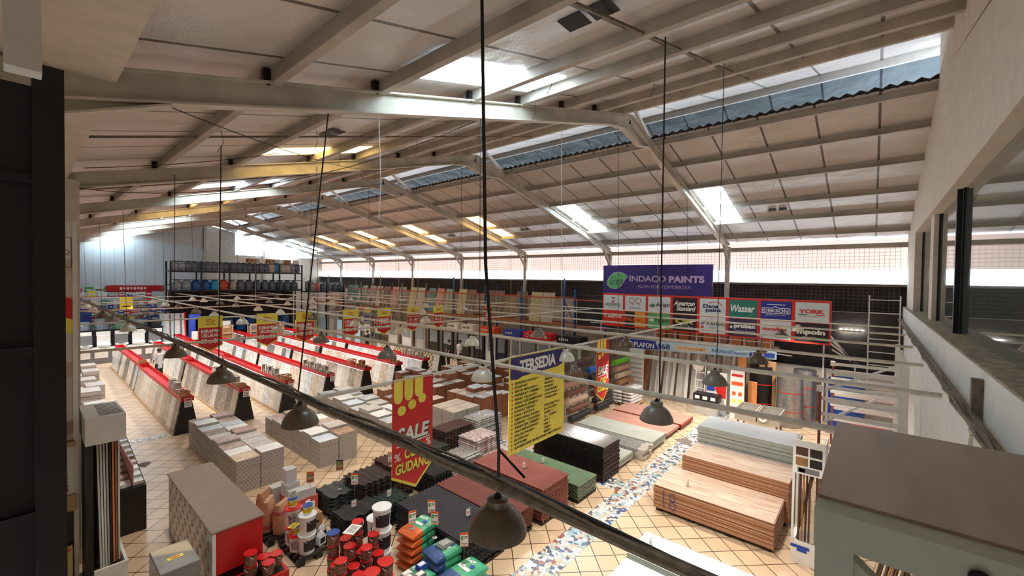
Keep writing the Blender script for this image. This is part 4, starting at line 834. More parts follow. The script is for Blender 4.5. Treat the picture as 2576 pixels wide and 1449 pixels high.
P_(W6, 4.42, 7.15, 0, .3, 'large white pail behind the tall white stack, bottom'); P_(W6, 4.42, 7.15, .405, .3, 'large white pail behind the tall white stack, upper')
k_ = 0
for r_, (y0, n1) in enumerate(((6.2, 5), (6.45, 5), (6.7, 5), (6.95, 4))):
    for c_ in range(n1-1):
        x = 3.3+c_*.225+r_*.06; hN = (2, 3, 3, 4)[r_]+((c_*3+r_) % 2)
        for z_ in range(hN):
            key = B1 if (r_ == 3 and c_ == 0 and z_ == hN-1) else R1
            P_(key, x, y0, z_*.205, rnd.uniform(0, 2), ('blue lidded tub on the left corner of the red pail pyramid' if key is B1 else '%s small red lidded pail in the pyramid, row %s, column %s' % (('bottom', 'second', 'third', 'fourth', 'fifth')[z_], ('one', 'two', 'three', 'four')[r_], ('one', 'two', 'three', 'four')[c_])), 'small red lidded pails')
for i, (x, y) in enumerate(((3.62, 5.95), (3.9, 6.0))):
    for z_ in range(3): P_(R3, x, y, z_*.245, .4, 'larger red lidded pail at the front of the pyramid, %s pile, level %s' % (('left', 'right')[i], ('one', 'two', 'three')[z_]), 'larger red pails')
def canister(x, y, z, label, g='white canisters'):
    t = thing('plastic_canister', label, 'canister', (x, y, z), .3, g)
    m = M(); m.ext([(0, 0), (.15, 0), (.15, .17), (.12, .22), (.07, .24), (.02, .2), (0, .17)], (0, 0, 0), (1,0,0), (0,0,1), (0, .1, 0), PWH); m.build('can_body', t, bevel=.01)
    m = M(); m.lathe([(.022, .22), (.022, .26), (0, .262)], 12, PWH, (.08, .05, 0)); m.build('cap', t); m = M(); m.box(.02, .13, -.003, 0, .04, .14, LBK); m.build('can_label', t)
canister(3.78, 8.1, .125, 'white canister on the pallet right of the white pails'); canister(3.9, 8.3, .125, 'white canister at the right corner of the pallet'); canister(3.74, 8.55, .6, 'white jug on the brown box between pails')
m = M(); m.box(3.72, 4.0, 8.45, 8.72, .125, .6, CARD); m.box(3.79, 3.93, 8.448, 8.45, .42, .47, DARK); tag(m.build('cardboard_box'), 'brown box with a hand slot behind the white pails', 'box')
# grey blocks and red box
RB = pm('coral_red_box', (206, 88, 70), .6, var=.06)
m = M(); m.box(3.75, 4.3, 9.3, 9.95, 0, .55, RB); m.box(3.82, 4.23, 9.294, 9.3, .08, .45, PAPER); m.box(3.87, 4.18, 9.288, 9.294, .13, .4, RB); tag(m.build('product_box'), 'coral red carton with a white frame print behind the pails', 'box')
GB = pm('pale_grey_foam_block', (196, 194, 194), .85, var=.05)
for i, (x, y, z, w, h) in enumerate(((3.75, 9.32, .55, .3, .2), (4.05, 9.34, .55, .22, .18), (3.75, 9.65, .55, .3, .28), (3.78, 9.68, .83, .22, .3), (3.6, 9.97, 0, .3, .7))):
    m = M(); m.box(x, x+w, y, y+.24, z, z+h, GB); tag(m.build('foam_block'), ('small grey block at the front left of the red box', 'small grey block at the front right of the red box', 'grey block at the back of the red box', 'topmost tall grey block over the red box', 'tall grey block standing behind the red box')[i], 'block')
# paper sacks
KRAFT = pm('kraft_paper', (190, 146, 112), .8, var=.12, scale=9, bump=.6, bscale=9); PINKB = pm('faded_red_print', (178, 84, 84), .8, var=.1)
def sack(x, y, z, w, d, h, rz, mat, band, label, g):
    n_ = 16; vs = []; fs = []; R = 9
    for j in range(R+1):
        v = j/R; pinch = 1-.55*max(0, v-.72)/.28; bl = 1+.06*math.sin(v*PI)
        for i in range(n_):
            t = 2*PI*i/n_; c = math.cos(t); s = math.sin(t); e = .45
            vs.append((w/2*bl*math.copysign(abs(c)**e, c)*(1+.0*v), d/2*bl*pinch*math.copysign(abs(s)**e, s)+rnd.uniform(-.006, .006), h*v+rnd.uniform(-.004, .004)))
    for j in range(R):
        for i in range(n_): fs.append((j*n_+i, j*n_+(i+1) % n_, (j+1)*n_+(i+1) % n_, (j+1)*n_+i))
    fs += [tuple(range(n_-1, -1, -1)), tuple(R*n_+i for i in range(n_))]
    t = thing('paper_sack', label, 'sack', (x, y, z), rz, g); m = M(); m.add(vs, fs, mat); sb_ = m.build('sack_body', t, smooth=True)
    m = M(); m.lathe([(1, 0)], 3, band) if False else None
    k0, k1 = band; vs2 = [(a*1.015, b*1.03, c) for a, b, c in vs[k0*n_:(k1+1)*n_]]; q = k1-k0
    m.add(vs2, [(j*n_+i, j*n_+(i+1) % n_, (j+1)*n_+(i+1) % n_, (j+1)*n_+i) for j in range(q) for i in range(n_)], PINKB); m.build('printed_band', sb_, smooth=True)
sack(3.36, 9.5, .125, .36, .2, .62, .9, KRAFT, (1, 2), 'left standing brown paper sack with a low pink band', 'brown paper sacks'); sack(3.52, 9.22, .125, .36, .22, .6, .6, KRAFT, (6, 7), 'right standing brown paper sack with a pink band on top', 'brown paper sacks'); sack(3.42, 9.95, 0, .34, .2, .75, .7, KRAFT, (1, 1), 'brown paper sack standing behind the other two', 'brown paper sacks')
# adhesive bags
BGR = pm('green_plastic_bag', (70, 176, 130), .4, var=.12, scale=7, bump=.5, bscale=9); BBL = pm('blue_plastic_bag', (52, 84, 140), .4, var=.1, scale=7, bump=.5, bscale=9); BOR = pm('orange_plastic_bag', (224, 102, 44), .4, var=.1, scale=7, bump=.5, bscale=9); BWH = pm('white_woven_bag', (226, 224, 222), .6, var=.08, scale=8, bump=.5, bscale=9)
def bagm(L, w, h, mA, mB, frac):
    n_, R = 14, 14; vs = []; fsA = []; fsB = []
    for j in range(R+1):
        v = j/R; e = min(v, 1-v); k = min(1, .25+(e*5)**.7)
        for i in range(n_):
            t = 2*PI*i/n_; c = math.cos(t); s = math.sin(t)
            vs.append((w/2*math.copysign(abs(c)**.5, c)*(1-.04*(1-k)), L*(v-.5), h/2+h/2*k*math.copysign(abs(s)**.6, s)))
    for j in range(R):
        for i in range(n_): (fsB if j/R < frac else fsA).append((j*n_+i, (j+1)*n_+i, (j+1)*n_+(i+1) % n_, j*n_+(i+1) % n_))
    fsA.append(tuple(R*n_+i for i in range(n_))); (fsB if frac > 0 else fsA).append(tuple(range(n_-1, -1, -1)))
    m = M(); m.add(vs, fsA, mA)
    if fsB: nb = len(m.v); m.mats.append(mB); m.f += fsB; m.m += [1]*len(fsB)
    return m
BP = {}
def bag(kind, x, y, z, rz, label, g):
    spec = {'g': (.72, .46, .14, BGR, BBL, .22), 'o': (.7, .44, .14, BGR, BOR, .3), 'w': (.62, .42, .13, BWH, BWH, 0)}[kind]
    if kind not in BP:
        t = BP[kind] = thing('adhesive_bag' if kind != 'w' else 'woven_bag', label, 'bag', (x, y, z), rz, g); L, w, h, a, b, fr = spec; bb_ = bagm(*spec).build('bag_body', t, smooth=True)
        if kind != 'w':
            m = M(); f = Face(m, (0, 0, h+.002), (0, -1, 0), (1, 0, 0)) if False else Face(m, (w*.36, -L*.02, h+.001), (-1, 0, 0), (0, -1, 0))
            f.o = Vector((-w*.36, -L*.05, h+.002)); f.u = Vector((1, 0, 0)); f.v = Vector((0, 1, 0)); f.n = Vector((0, 0, 1))
            f.rect(0, 0, w*.6, L*.1, PAPER); f.text('RAPI', w*.02, L*.26, w*.45, L*.38, PAPER, .03); f.disc(w*.5, L*.2, .045, BLUP); m.build('bag_print', bb_)
        return t
    return dup(BP[kind], (x, y, z), rz, label, g)
for i in range(5): bag('o', 4.9+.01*i, 6.5, .0+i*.142, -PI/2+.12, 'green and orange adhesive bag, %s from the floor, by the white pails' % ORD[i+1], 'orange ended adhesive bags')
for i in range(4): bag('g', 5.0, 5.78, i*.142, -PI/2-.1, 'green bag with a blue end, level %s of the centre bag stack' % ('one', 'two', 'three', 'four')[i], 'blue ended adhesive bags')
for i in range(3): bag('g', 4.2, 5.72, i*.142, -PI/2+.15, 'green bag, level %s, left stack at the bottom edge' % ('one', 'two', 'three')[i], 'blue ended adhesive bags')
for i in range(3): bag('g', 4.95, 5.22, i*.142, -PI/2-.05, 'green bag, level %s, right stack at the bottom edge' % ('one', 'two', 'three')[i], 'blue ended adhesive bags')
m = M(); m.box(4.85, 5.12, 5.7, 5.9, .567, .6, GREYP); m.box(4.89, 5.08, 5.73, 5.87, .6, .615, GALV); tag(m.build('tile_sample'), 'flat grey sample block lying on the centre green bag', 'sample')
for i, (x, y, z, c, lb) in enumerate(((4.1, 5.75, .427, GB, 'grey sample block on the left bags'), (4.22, 5.55, .427, GALV, 'silver packet on the left bags'), (4.36, 5.7, .427, BLUP, 'blue framed sample on the left bags'), (4.0, 5.58, .427, GREYP, 'dark folded leaflet on the left bags'))):
    m = M(); m.box(x, x+.16, y, y+.12, z, z+.05+.02*i, c); m.box(x+.02, x+.14, y+.02, y+.1, z+.05+.02*i, z+.055+.02*i, PAPER); tag(m.build('tile_sample'), lb, 'sample')
# price cards on stands
def card(x, y, z0, h, rz, label, bgc=PAPER, edge=ORG, w=.15, ch=.24):
    t = thing('price_sign', label, 'price sign', (x, y, z0), rz, 'price signs on stands')
    m = M(); m.lathe([(.05, 0), (.05, .008), (.01, .012), (0, .012)], 12, GALV); m.build('base', t); m = M(); m.tube([(0, 0, .01), (0, 0, h)], .004, 5, GALV); m.build('rod', t)
    m = M(); m.box(-w/2, w/2, -.004, .004, h, h+ch, edge); f = Face(m, (-w/2, -.004, h), (1,0,0), (0,0,1)); f.rect(.008, .008, w-.008, ch-.03, bgc); f.rect(.02, ch*.5, w*.4, ch*.8, GRNP, .005); f.rect(w*.5, ch*.6, w*.9, ch*.64, GREYP, .005); f.rect(w*.5, ch*.7, w*.9, ch*.76, BLKP, .005)
    f.text('54.650', w*.15, ch*.18, w*.85, ch*.3, BLKP, .02, 0, .005); f.rect(w*.2, ch*.08, w*.8, ch*.11, REDP, .005); m.build('card', t)
card(5.0, 5.3, .427, .32, -.75, 'price sign reading 54.650 on a rod over the right green bags'); card(4.75, 6.45, .71, .1, -.3, 'price sign leaning at the orange bags'); card(5.0, 6.1, .57, .25, -1.1, 'price sign turned sideways between bag stacks'); card(5.0, 6.2, .0, 1.0, -.9, 'price sign in front of the charcoal sheets')
card(4.8, 9.3, .47, .45, -.7, 'price sign on a rod over the dark grey roof tiles', KRAFT, DARK); card(4.7, 8.45, .5, .4, -.8, 'price sign on a rod over the black roof tiles'); card(4.15, 9.35, .55, .3, -.5, 'orange toned price sign by the grey foam blocks', KRAFT); card(5.9, 8.9, .78, .1, -.8, 'price sign left of the sale banner tip')
m = M(); m.box(-.14, .14, -.1, .1, 0, .012, PAPER); f = Face(m, (-.14, -.1, .012), (1,0,0), (0,1,0))
for a in range(6):
    for b_ in range(4): f.disc(.05+.036*a, .04+.035*b_, .011, BLKP, 8)
o = m.build('color_chart', loc=(3.72, 6.75, 1.03), rz=.5); tag(o, 'white colour chart card with dark dots lying on the red pails', 'chart')
m = M(); m.box(-.09, .09, -.07, .07, 0, .01, YEL); f = Face(m, (-.09, -.07, .01), (1,0,0), (0,1,0))
for a in range(4):
    for b_ in range(3): f.disc(.03+.038*a, .03+.035*b_, .012, BLKP, 8)
tag(m.build('color_chart', loc=(3.4, 8.35, .605), rz=.5), 'yellow colour chart card between the pails', 'chart')
m = M(); m.box(-.07, .07, -.004, .004, 0, .13, PAPER); f = Face(m, (-.07, -.004, 0), (1,0,0), (0,0,1))
for b_ in range(4): f.rect(.015, .02+.03*b_, .125, .03+.03*b_, BLKP)
tag(m.build('color_chart', loc=(3.5, 8.66, 1.01), rz=-.2), 'small black and white chart standing on the tallest pail stack', 'chart')
# red counter with white logo side
TAU = pm('taupe_laminate', (132, 116, 102), .6, var=.06)
t = thing('checkout_counter', 'long counter with taupe top, white logo side and red end, bottom left', 'counter', (2.02, 8.1, 0))
m = M(); m.box(-.03, .78, -.03, 3.15, 1.16, 1.2, TAU); m.build('counter_top', t, bevel=.02)
m = M(); m.box(0, .05, 0, 3.1, 0, 1.16, PAPER); m.build('logo_side', t); m = M(); m.box(.05, .75, 0, .05, .45, 1.16, RED); m.box(.7, .75, .05, 3.1, 0, 1.16, RED); m.box(.05, .7, 3.05, 3.1, 0, 1.16, RED); m.build('red_end', t)
m = M(); f = Face(m, (0, 3.1, 0), (0, -1, 0), (0, 0, 1))
for a in range(9):
    for b_ in range(6):
        x = .12+a*.34+(.17 if b_ % 2 else 0); z = .1+b_*.18
        if x > 2.95: continue
        f.text('LSG', x, z, x+.12, z+.06, REDP, .03); f.line([(x-.01, z+.07), (x+.06, z+.11), (x+.13, z+.07)], .012, REDP); f.rect(x+.02, z+.11, x+.06, z+.125, BLKP)
m.build('logo_print', t)
m = M(); m.box(2.15, 3.0, 7.55, 8.05, .0, .34, RED); m.box(2.2, 2.95, 7.6, 8.0, .34, .342, BLACK); tag(m.build('step_plinth'), 'red step plinth in front of the counter end', 'plinth')
for i, (x, y, z) in enumerate(((2.5, 7.85, .345), (2.72, 7.7, .345), (2.72, 7.92, .345), (2.5, 7.85, .55), (2.9, 7.85, .345))): P_(R1, x, y, z, .3*i, '%s red lidded pail on the red step plinth' % ('front left', 'near', 'middle', 'upper', 'right')[i])
# grey shrink-wrapped carton
m = M(); m.box(1.3, 1.78, 7.82, 8.6, .35, 1.0, pm('grey_wrapped_box', (124, 128, 132), .25, var=.1, scale=3, coat=.5)); t = thing('wrapped_carton', 'grey plastic wrapped carton with a yellow label at the bottom left', 'carton', (1.3, 7.82, 0))
m = M(); GW = MATS['grey_wrapped_box']; m.box(0, .5, 0, .78, .35, 1.0, GW); m.build('wrapped_body', t, bevel=.015); m = M(); m.box(.05, .45, .05, .73, 0, .35, PAPER); m.build('lower_box', t); m = M(); m.box(.15, .35, .3, .38, 1.0, 1.004, YEL); m.box(.19, .3, .32, .36, 1.004, 1.006, ORG); m.build('yellow_label', t)
# ================================================================ RIGHT SIDE
# moulding display stand
MOU = [pm('walnut_moulding', (84, 52, 34), .5, var=.2, scale=4, stretch=(1,1,.1)), pm('dark_moulding', (48, 30, 22), .5, var=.2), pm('cream_moulding', (206, 190, 160), .5, var=.1), pm('oak_moulding', (158, 112, 70), .5, var=.15)]
t = thing('moulding_stand', 'tall white stand of brown mouldings with sample pictures on top, beside the plywood', 'display stand', (9.75, .62, 0))
m = M(); m.box(0, .6, 0, .5, 0, .42, WHITE); f = Face(m, (-.002, .5, 0), (0, -1, 0), (0, 0, 1)); f.rect(.0, .3, .3, .36, BLUP); f.rect(.1, .24, .26, .3, BLUP); m.build('white_base', t)
for a in (0, .56):
    for c in (0, .46): m = M(); m.box(a, a+.04, c, c+.04, .42, 2.35, WHITE); m.build('post', t)
m = M(); f = None
m.box(-.012, 0, 0, .5, 1.75, 2.4, PAPER); f = Face(m, (-.014, .5, 1.75), (0, -1, 0), (0, 0, 1))
for a in range(2):
    for c in range(2): f.rect(.05+.22*a, .36-.2*c, .24+.22*a, .52-.2*c, (MOU[0], MOU[1], MOU[3], DARK)[a+2*c])
f.rect(.08, .03, .42, .13, GREYP); f.rect(.1, .04, .2, .11, LYL); m.build('sample_board', t)
m = M(); m.box(0, .6, -.012, 0, 2.0, 2.4, PAPER); m.build('header_board', t)
for i in range(9):
    a = .08+.055*i; m = M(); m.beam((a, .42, .44), (a+.02, .1+.03*(i % 3), 2.1-.05*(i % 2)), .035, .02, MOU[(0, 1, 0, 3, 1, 2, 0, 1, 3)[i]]); m.build('moulding', t)
for i in range(7):
    m = M(); m.beam((.05, .06+.055*i, .44), (.1, .07+.05*i, 2.0-.04*i), .03, .02, MOU[(1, 0, 2, 0, 1, 3, 0)[i]]); m.build('moulding', t)
t = thing('moulding_stand', 'second moulding stand with brown and cream boards, seen through the grey steel frame', 'display stand', (7.6, -.2, 0), .1)
m = M(); m.box(0, 1.6, -.5, .1, 0, .4, WHITE); m.build('white_base', t)
for i in range(16):
    m = M(); m.beam((.05+.095*i, 0, .4), (.05+.095*i, -.35, 2.1+.1*(i % 3)), .08, .02, MOU[(1, 0, 2, 1, 0, 0, 2, 3)[i % 8]]); m.build('moulding', t)
for i in range(5):
    m = M(); m.box(.1+.3*i, .34+.3*i, -.3, -.1, .4, .55+.05*(i % 2), (PAPER, YEL, PAPER, GRNP, PAPER)[i]); m.build('leaflet_pack', t)
# grey steel scaffold with deck close to the camera
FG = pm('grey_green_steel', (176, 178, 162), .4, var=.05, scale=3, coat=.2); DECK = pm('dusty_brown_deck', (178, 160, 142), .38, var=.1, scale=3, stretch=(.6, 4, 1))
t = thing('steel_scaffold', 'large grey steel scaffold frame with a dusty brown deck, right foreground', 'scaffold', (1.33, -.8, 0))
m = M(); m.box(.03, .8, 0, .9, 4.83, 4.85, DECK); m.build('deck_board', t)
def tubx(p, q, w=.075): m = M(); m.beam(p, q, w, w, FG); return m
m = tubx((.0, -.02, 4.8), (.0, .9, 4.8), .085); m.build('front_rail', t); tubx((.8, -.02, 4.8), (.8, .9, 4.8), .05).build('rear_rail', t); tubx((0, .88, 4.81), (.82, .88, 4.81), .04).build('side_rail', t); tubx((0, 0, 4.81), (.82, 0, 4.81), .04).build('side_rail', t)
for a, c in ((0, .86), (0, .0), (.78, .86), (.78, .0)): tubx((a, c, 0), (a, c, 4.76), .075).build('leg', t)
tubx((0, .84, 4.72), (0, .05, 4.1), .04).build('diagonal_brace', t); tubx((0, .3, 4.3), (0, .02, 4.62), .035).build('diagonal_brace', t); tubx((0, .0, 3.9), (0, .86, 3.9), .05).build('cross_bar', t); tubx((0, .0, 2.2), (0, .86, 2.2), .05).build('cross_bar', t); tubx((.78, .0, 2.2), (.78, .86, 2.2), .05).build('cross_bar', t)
m = M(); m.lathe([(.0, 0), (.018, 0), (.018, .006), (.01, .01), (0, .01)], 16, BLACK); o = m.build('bolt', t); o.rotation_euler = (0, -PI/2, 0); o.location = (-.043, .62, 4.795)
# vertical channel bracket and conduit on white wall
m = M(); m.box(6.0, 6.1, -.82, -.74, 3.95, 4.5, GRIME); tag(m.build('wall_bracket'), 'dark steel channel bracket on the white wall under the window', 'bracket')
m = M(); m.beam((4.5, -.75, 3.9), (7.2, -.75, 1.2), .06, .05, WHITE); m.beam((6.0, -.75, 4.0), (6.6, -.75, 2.4), .03, .03, PIPE); tag(m.build('diagonal_conduit'), 'white diagonal strut fixed along the lower white wall', 'strut')
# tall white cantilever rack along the right wall
t = thing('cantilever_rack', 'tall white rack of flat arms against the white wall, in front of the blue drum', 'rack', (13.3, -.66, 0))
for i in range(4):
    x = i*1.5; m = M(); m.box(x, x+.05, 0, .12, 0, 3.55, WHITE); m.build('post', t)
    for j, z_ in enumerate((1.25, 1.7, 2.1, 2.5, 2.95)): m = M(); m.beam((x+.06, .0, z_), (x+.06, 1.62, z_-.02), .02, .09, WHITE); m.build('arm', t)
    if i in (0, 3): m = M(); m.box(x, x+.05, 1.62, 1.68, 0, 2.65, pm('rust_red_post', (140, 70, 66), .7)); m.box(x-.03, x+.08, 1.6, 1.72, 2.65, 2.8, WHITE); m.build('front_post', t)
for z_ in (1.9, 2.7): m = M(); m.beam((0, 1.55, z_), (4.5, .1, z_+.15), .02, .07, WHITE); m.build('diagonal_bar', t)
for i, (x, c) in enumerate(((13.5, GREYP), (15.0, PAPER), (16.5, REDP))):
    m = M(); m.box(x, x+.8, -.5+.1*i, .5, 0, .9+.12*i, c); tag(m.build('stored_carton'), '%s carton stored behind the white rack arms' % ('dark grey', 'white', 'red', 'tall grey')[i], 'carton')
# sheet metal coils, drums, tubs
def coil(x, y, r, h, mat, label, bands=2, name='sheet_metal_roll', cat='roll'):
    t = thing(name, label, cat, (x, y, 0)); m = M(); m.lathe([(r, 0), (r, h), (r-.02, h), (r-.02, h-.35), (0, h-.35)], 26, mat); m.lathe([(r*.7, h-.35), (r*.7, h-.01), (r*.66, h-.01), (r*.66, h-.35)], 20, mat); m.build('rolled_sheet', t, smooth=True)
    for k in range(bands): z = h*(.3+.36*k); m = M(); m.lathe([(r+.004, z), (r+.004, z+.03), (r+.001, z+.03), (r+.001, z)], 26, REDP); m.build('red_strap', t)
coil(19.0, 2.35, .42, 1.95, GALV, 'shiny galvanised sheet roll with red straps'); coil(20.2, 2.0, .38, 2.0, GALV, 'second galvanised sheet roll behind the first')
coil(19.35, 3.35, .42, 2.1, BLACK, 'tall black rubber roll with red straps, left of the shiny rolls'); coil(20.05, .7, .55, 1.85, LIDB, 'large blue drum behind the white bar racks', 0, 'plastic_drum', 'drum')
PG = pm('grey_wash_tub', (166, 160, 152), .5, var=.06)
t = thing('grey_trough', 'pair of grey divided tubs with a dial scale on a trestle, before the rolls', 'tub', (16.9, 2.35, 0))
for a in range(2):
    m = M(); y0 = a*.72; m.box(0, 1.1, y0, y0+.68, .45, .48, PG); m.box(0, .03, y0, y0+.68, .48, .85, PG); m.box(1.07, 1.1, y0, y0+.68, .48, .85, PG); m.box(.03, 1.07, y0, y0+.03, .48, .85, PG); m.box(.03, 1.07, y0+.65, y0+.68, .48, .85, PG)
    for k in range(3): m.box(.28+.26*k, .3+.26*k, y0+.03, y0+.65, .48, .8, PG)
    m.build('tub', t)
m = M()
for a, c in ((.1, .1), (1.0, .1), (.1, 1.3), (1.0, 1.3)): m.beam((a, c, 0), (a, c, .45), .05, .05, GRIME)
m.build('trestle', t); m = M(); m.tube([(-.03, .5, .68), (-.01, .5, .68)], .14, 20, PAPER); m.tube([(-.035, .5, .68), (-.03, .5, .68)], .05, 14, REDP); m.build('dial_scale', t)
# PVC ceiling panel shop
GRYB = pm('shop_back_wall', (196, 188, 180), .8, var=.05)
m = M(); m.box(20.9, 21.0, 3.3, 9.2, 0, 2.6, GRYB); tag(m.build('partition'), 'grey back partition of the ceiling panel shop', 'partition')
m = M(); m.box(20.72, 20.82, -.8, 3.2, 0, 2.05, pm('cream_low_wall', (206, 200, 188), .85, var=.06)); tag(m.build('low_partition'), 'cream low wall behind the metal rolls and blue drum', 'partition')
t = thing('shop_banner', 'long blue and white PVC PLAFON 168 banner over the ceiling panels', 'banner', (18.3, 8.9, 2.3))
def pz(y): return .36+.02*y
m = M(); SKY = pm('sky_blue_print', (170, 208, 232), .6, var=.04, scale=1)
m.ext([(0, .0), (6.2, .25), (6.2, .55), (0, .46)], (0, 0, 0), (0, -1, 0), (0, 0, 1), (.01, 0, 0), SKY); m.build('cloth', t)
m = M(); f = Face(m, (-.002, 0, 0), (0, -1, 0), (0, 0, 1)); f.poly([(0, .02), (1.75, .09), (1.6, .46), (0, .44)], ROYAL); f.text('PVC PLAFON', .08, .12, 1.55, .34, PAPER, .02, 0, .008); f.text('168', 1.75, .14, 2.25, .38, NAVY, .02, 0, .008)
f.poly([(2.5, .16), (3.85, .22), (3.7, .42), (2.45, .4)], pm('cream_print', (228, 214, 172), .6)); f.text('KUALITAS TERJAMIN', 2.6, .24, 3.68, .34, COP, .01, 0, .008); f.text('PLAFON & LIST PLAFON', 3.95, .28, 5.2, .4, BLUP, .01, 0, .008); f.poly([(5.3, .27), (6.15, .31), (6.15, .5), (5.3, .48)], BLUP); f.text('100%', 5.4, .33, 5.8, .43, PAPER, .02, 0, .008); m.build('print', t)
PVC = [pm('ivory_pvc', (222, 216, 204), .4, var=.05, scale=2, stretch=(1,6,1)), pm('white_pvc', (234, 232, 228), .35, var=.04), pm('grey_pvc', (186, 182, 178), .4, var=.08, scale=2), pm('wood_pvc', (176, 112, 66), .45, var=.15)]
for i in range(29):
    y = 8.75-i*.155; k = (0, 1, 2, 0, 1, 0, 2, 1, 0)[i % 9]
    if i in (3, 4): k = 3
    h = 2.35-.25*((i*7) % 5)/4; x = 19.2+.1*((i*3) % 4); m = M(); m.beam((x, y, 0), (x+.5, y+rnd.uniform(-.04, .04), h), .03, rnd.uniform(.1, .16), PVC[k], (0, 1, 0))
    tag(m.build('ceiling_panel'), '%s ceiling panel leaning in the shop, %s from the left' % (('ivory', 'white', 'grey', 'wood toned')[k], ordn(i+1)), 'panel', 'leaning ceiling panels')
m = M(); m.beam((18.9, 8.7, 0), (19.1, 8.65, 2.4), .7, .06, PVC[1], (0, 0, 1)) if False else m.box(18.95, 19.0, 8.1, 8.8, 0, 2.35, PVC[1])
for i in range(8): m.box(18.93, 18.95, 8.15, 8.75, .4+.22*i, .46+.22*i, PVC[2])
tag(m.build('plastic_lattice'), 'large white lattice panel at the left end of the shop', 'panel')
m = M(); m.tube([(18.75, 5.6, 1.85), (18.78, 5.6, 1.85)], .22, 24, PVC[1]); m.tube([(18.73, 5.6, 1.85), (18.75, 5.6, 1.85)], .15, 24, PVC[0]); m.tube([(18.71, 5.6, 1.85), (18.73, 5.6, 1.85)], .08, 20, PVC[1]); m.tube([(18.78, 5.6, 2.5), (18.78, 5.6, 1.85)], .01, 5, WHITE); tag(m.build('ceiling_rose'), 'round white plaster ceiling rose hanging in the shop', 'ornament')
t = thing('step_ladder', 'slim white ladder leaning in the ceiling panel shop', 'ladder', (18.5, 5.3, 0))
for a in (0, .36): m = M(); m.beam((0, a, 0), (.3, a, 2.1), .03, .05, WHITE); m.build('rail', t)
for i in range(6): m = M(); m.beam((.05+.045*i, 0, .3+.32*i), (.05+.045*i, .36, .3+.32*i), .03, .03, WHITE); m.build('rung', t)
for i, (y, w, lb) in enumerate(((3.75, .5, 'white poster board with orange and red blocks'), (4.45, .75, 'white poster with a red shape behind the grey lamp'))):
    t = thing('poster_stand', lb+' in the ceiling panel shop', 'poster', (18.35+.3*i, y, 0)); m = M(); m.box(0, .03, 0, w, 0, 2.1-.4*i, PAPER); m.build('board', t); m = M(); f = Face(m, (-.002, w, 0), (0, -1, 0), (0, 0, 1))
    if i == 0:
        f.rect(.05, 1.7, .45, 1.8, REDP); f.rect(.05, 1.35, .45, 1.5, ORG)
        for a in range(2):
            for c in range(3): f.rect(.07+.22*a, .35+.3*c, .2+.22*a, .5+.3*c, (REDP, YEL, ORG)[c])
    else: f.rect(0, .9, .3, 1.15, BLUP); f.poly([(.3, 1.0), (.5, .7), (.72, .65), (.74, 1.2), (.45, 1.45)], REDP)
    m.build('poster_print', t)
CARDO = pm('orange_board', (222, 142, 84), .7, var=.08)
for i, (y, x, h, c) in enumerate(((3.4, 18.7, 1.5, CARDO), (3.15, 19.3, 2.2, CARD), (2.85, 19.2, 2.3, CARD), (3.9, 19.2, 2.35, CARDO))):
    m = M(); m.box(x, x+.14, y, y+.28, 0, h, c); tag(m.build('long_carton'), 'tall %s carton standing right of the posters, %s' % ('orange' if c is CARDO else 'brown', ('shortest', 'middle', 'nearest the black roll', 'behind the poster')[i]), 'carton')
t = thing('display_bench', 'dark bench with white sample cards under the ceiling panels', 'bench', (18.0, 4.6, 0)); m = M(); m.box(0, .5, 0, .95, .55, .85, BLACK); m.build('bench_top', t); m = M(); m.box(.05, .45, .05, .9, 0, .55, PVC[2]); m.build('bench_base', t)
for i in range(3): m = M(); m.box(-.005, 0, .1+.3*i, .28+.3*i, .65, .78, PAPER); m.build('sample_card', t)
# white bags on wooden pallet, orange post
pallet(16.85, 7.6, 1.15, 1.0, 'wooden pallet under the white woven bags', WOOD)
bw = 0
for z_ in range(5):
    for q, (a, c) in enumerate(((.3, .3), (.85, .3), (.3, .75), (.85, .75))):
        if z_ == 4 and q > 1: continue
        bw += 1; bag('w', 16.85+a, 7.6+c, .125+z_*.135, PI/2, 'white woven bag on the wooden pallet, layer %s, spot %s' % (('one', 'two', 'three', 'four', 'five')[z_], ('one', 'two', 'three', 'four')[q]), 'white woven bags')
m = M(); m.tube([(16.0, 8.95, 0), (16.0, 8.95, 1.2)], .075, 14, ORG); tag(m.build('orange_post', smooth=True), 'short orange post under the far sale banner', 'post')
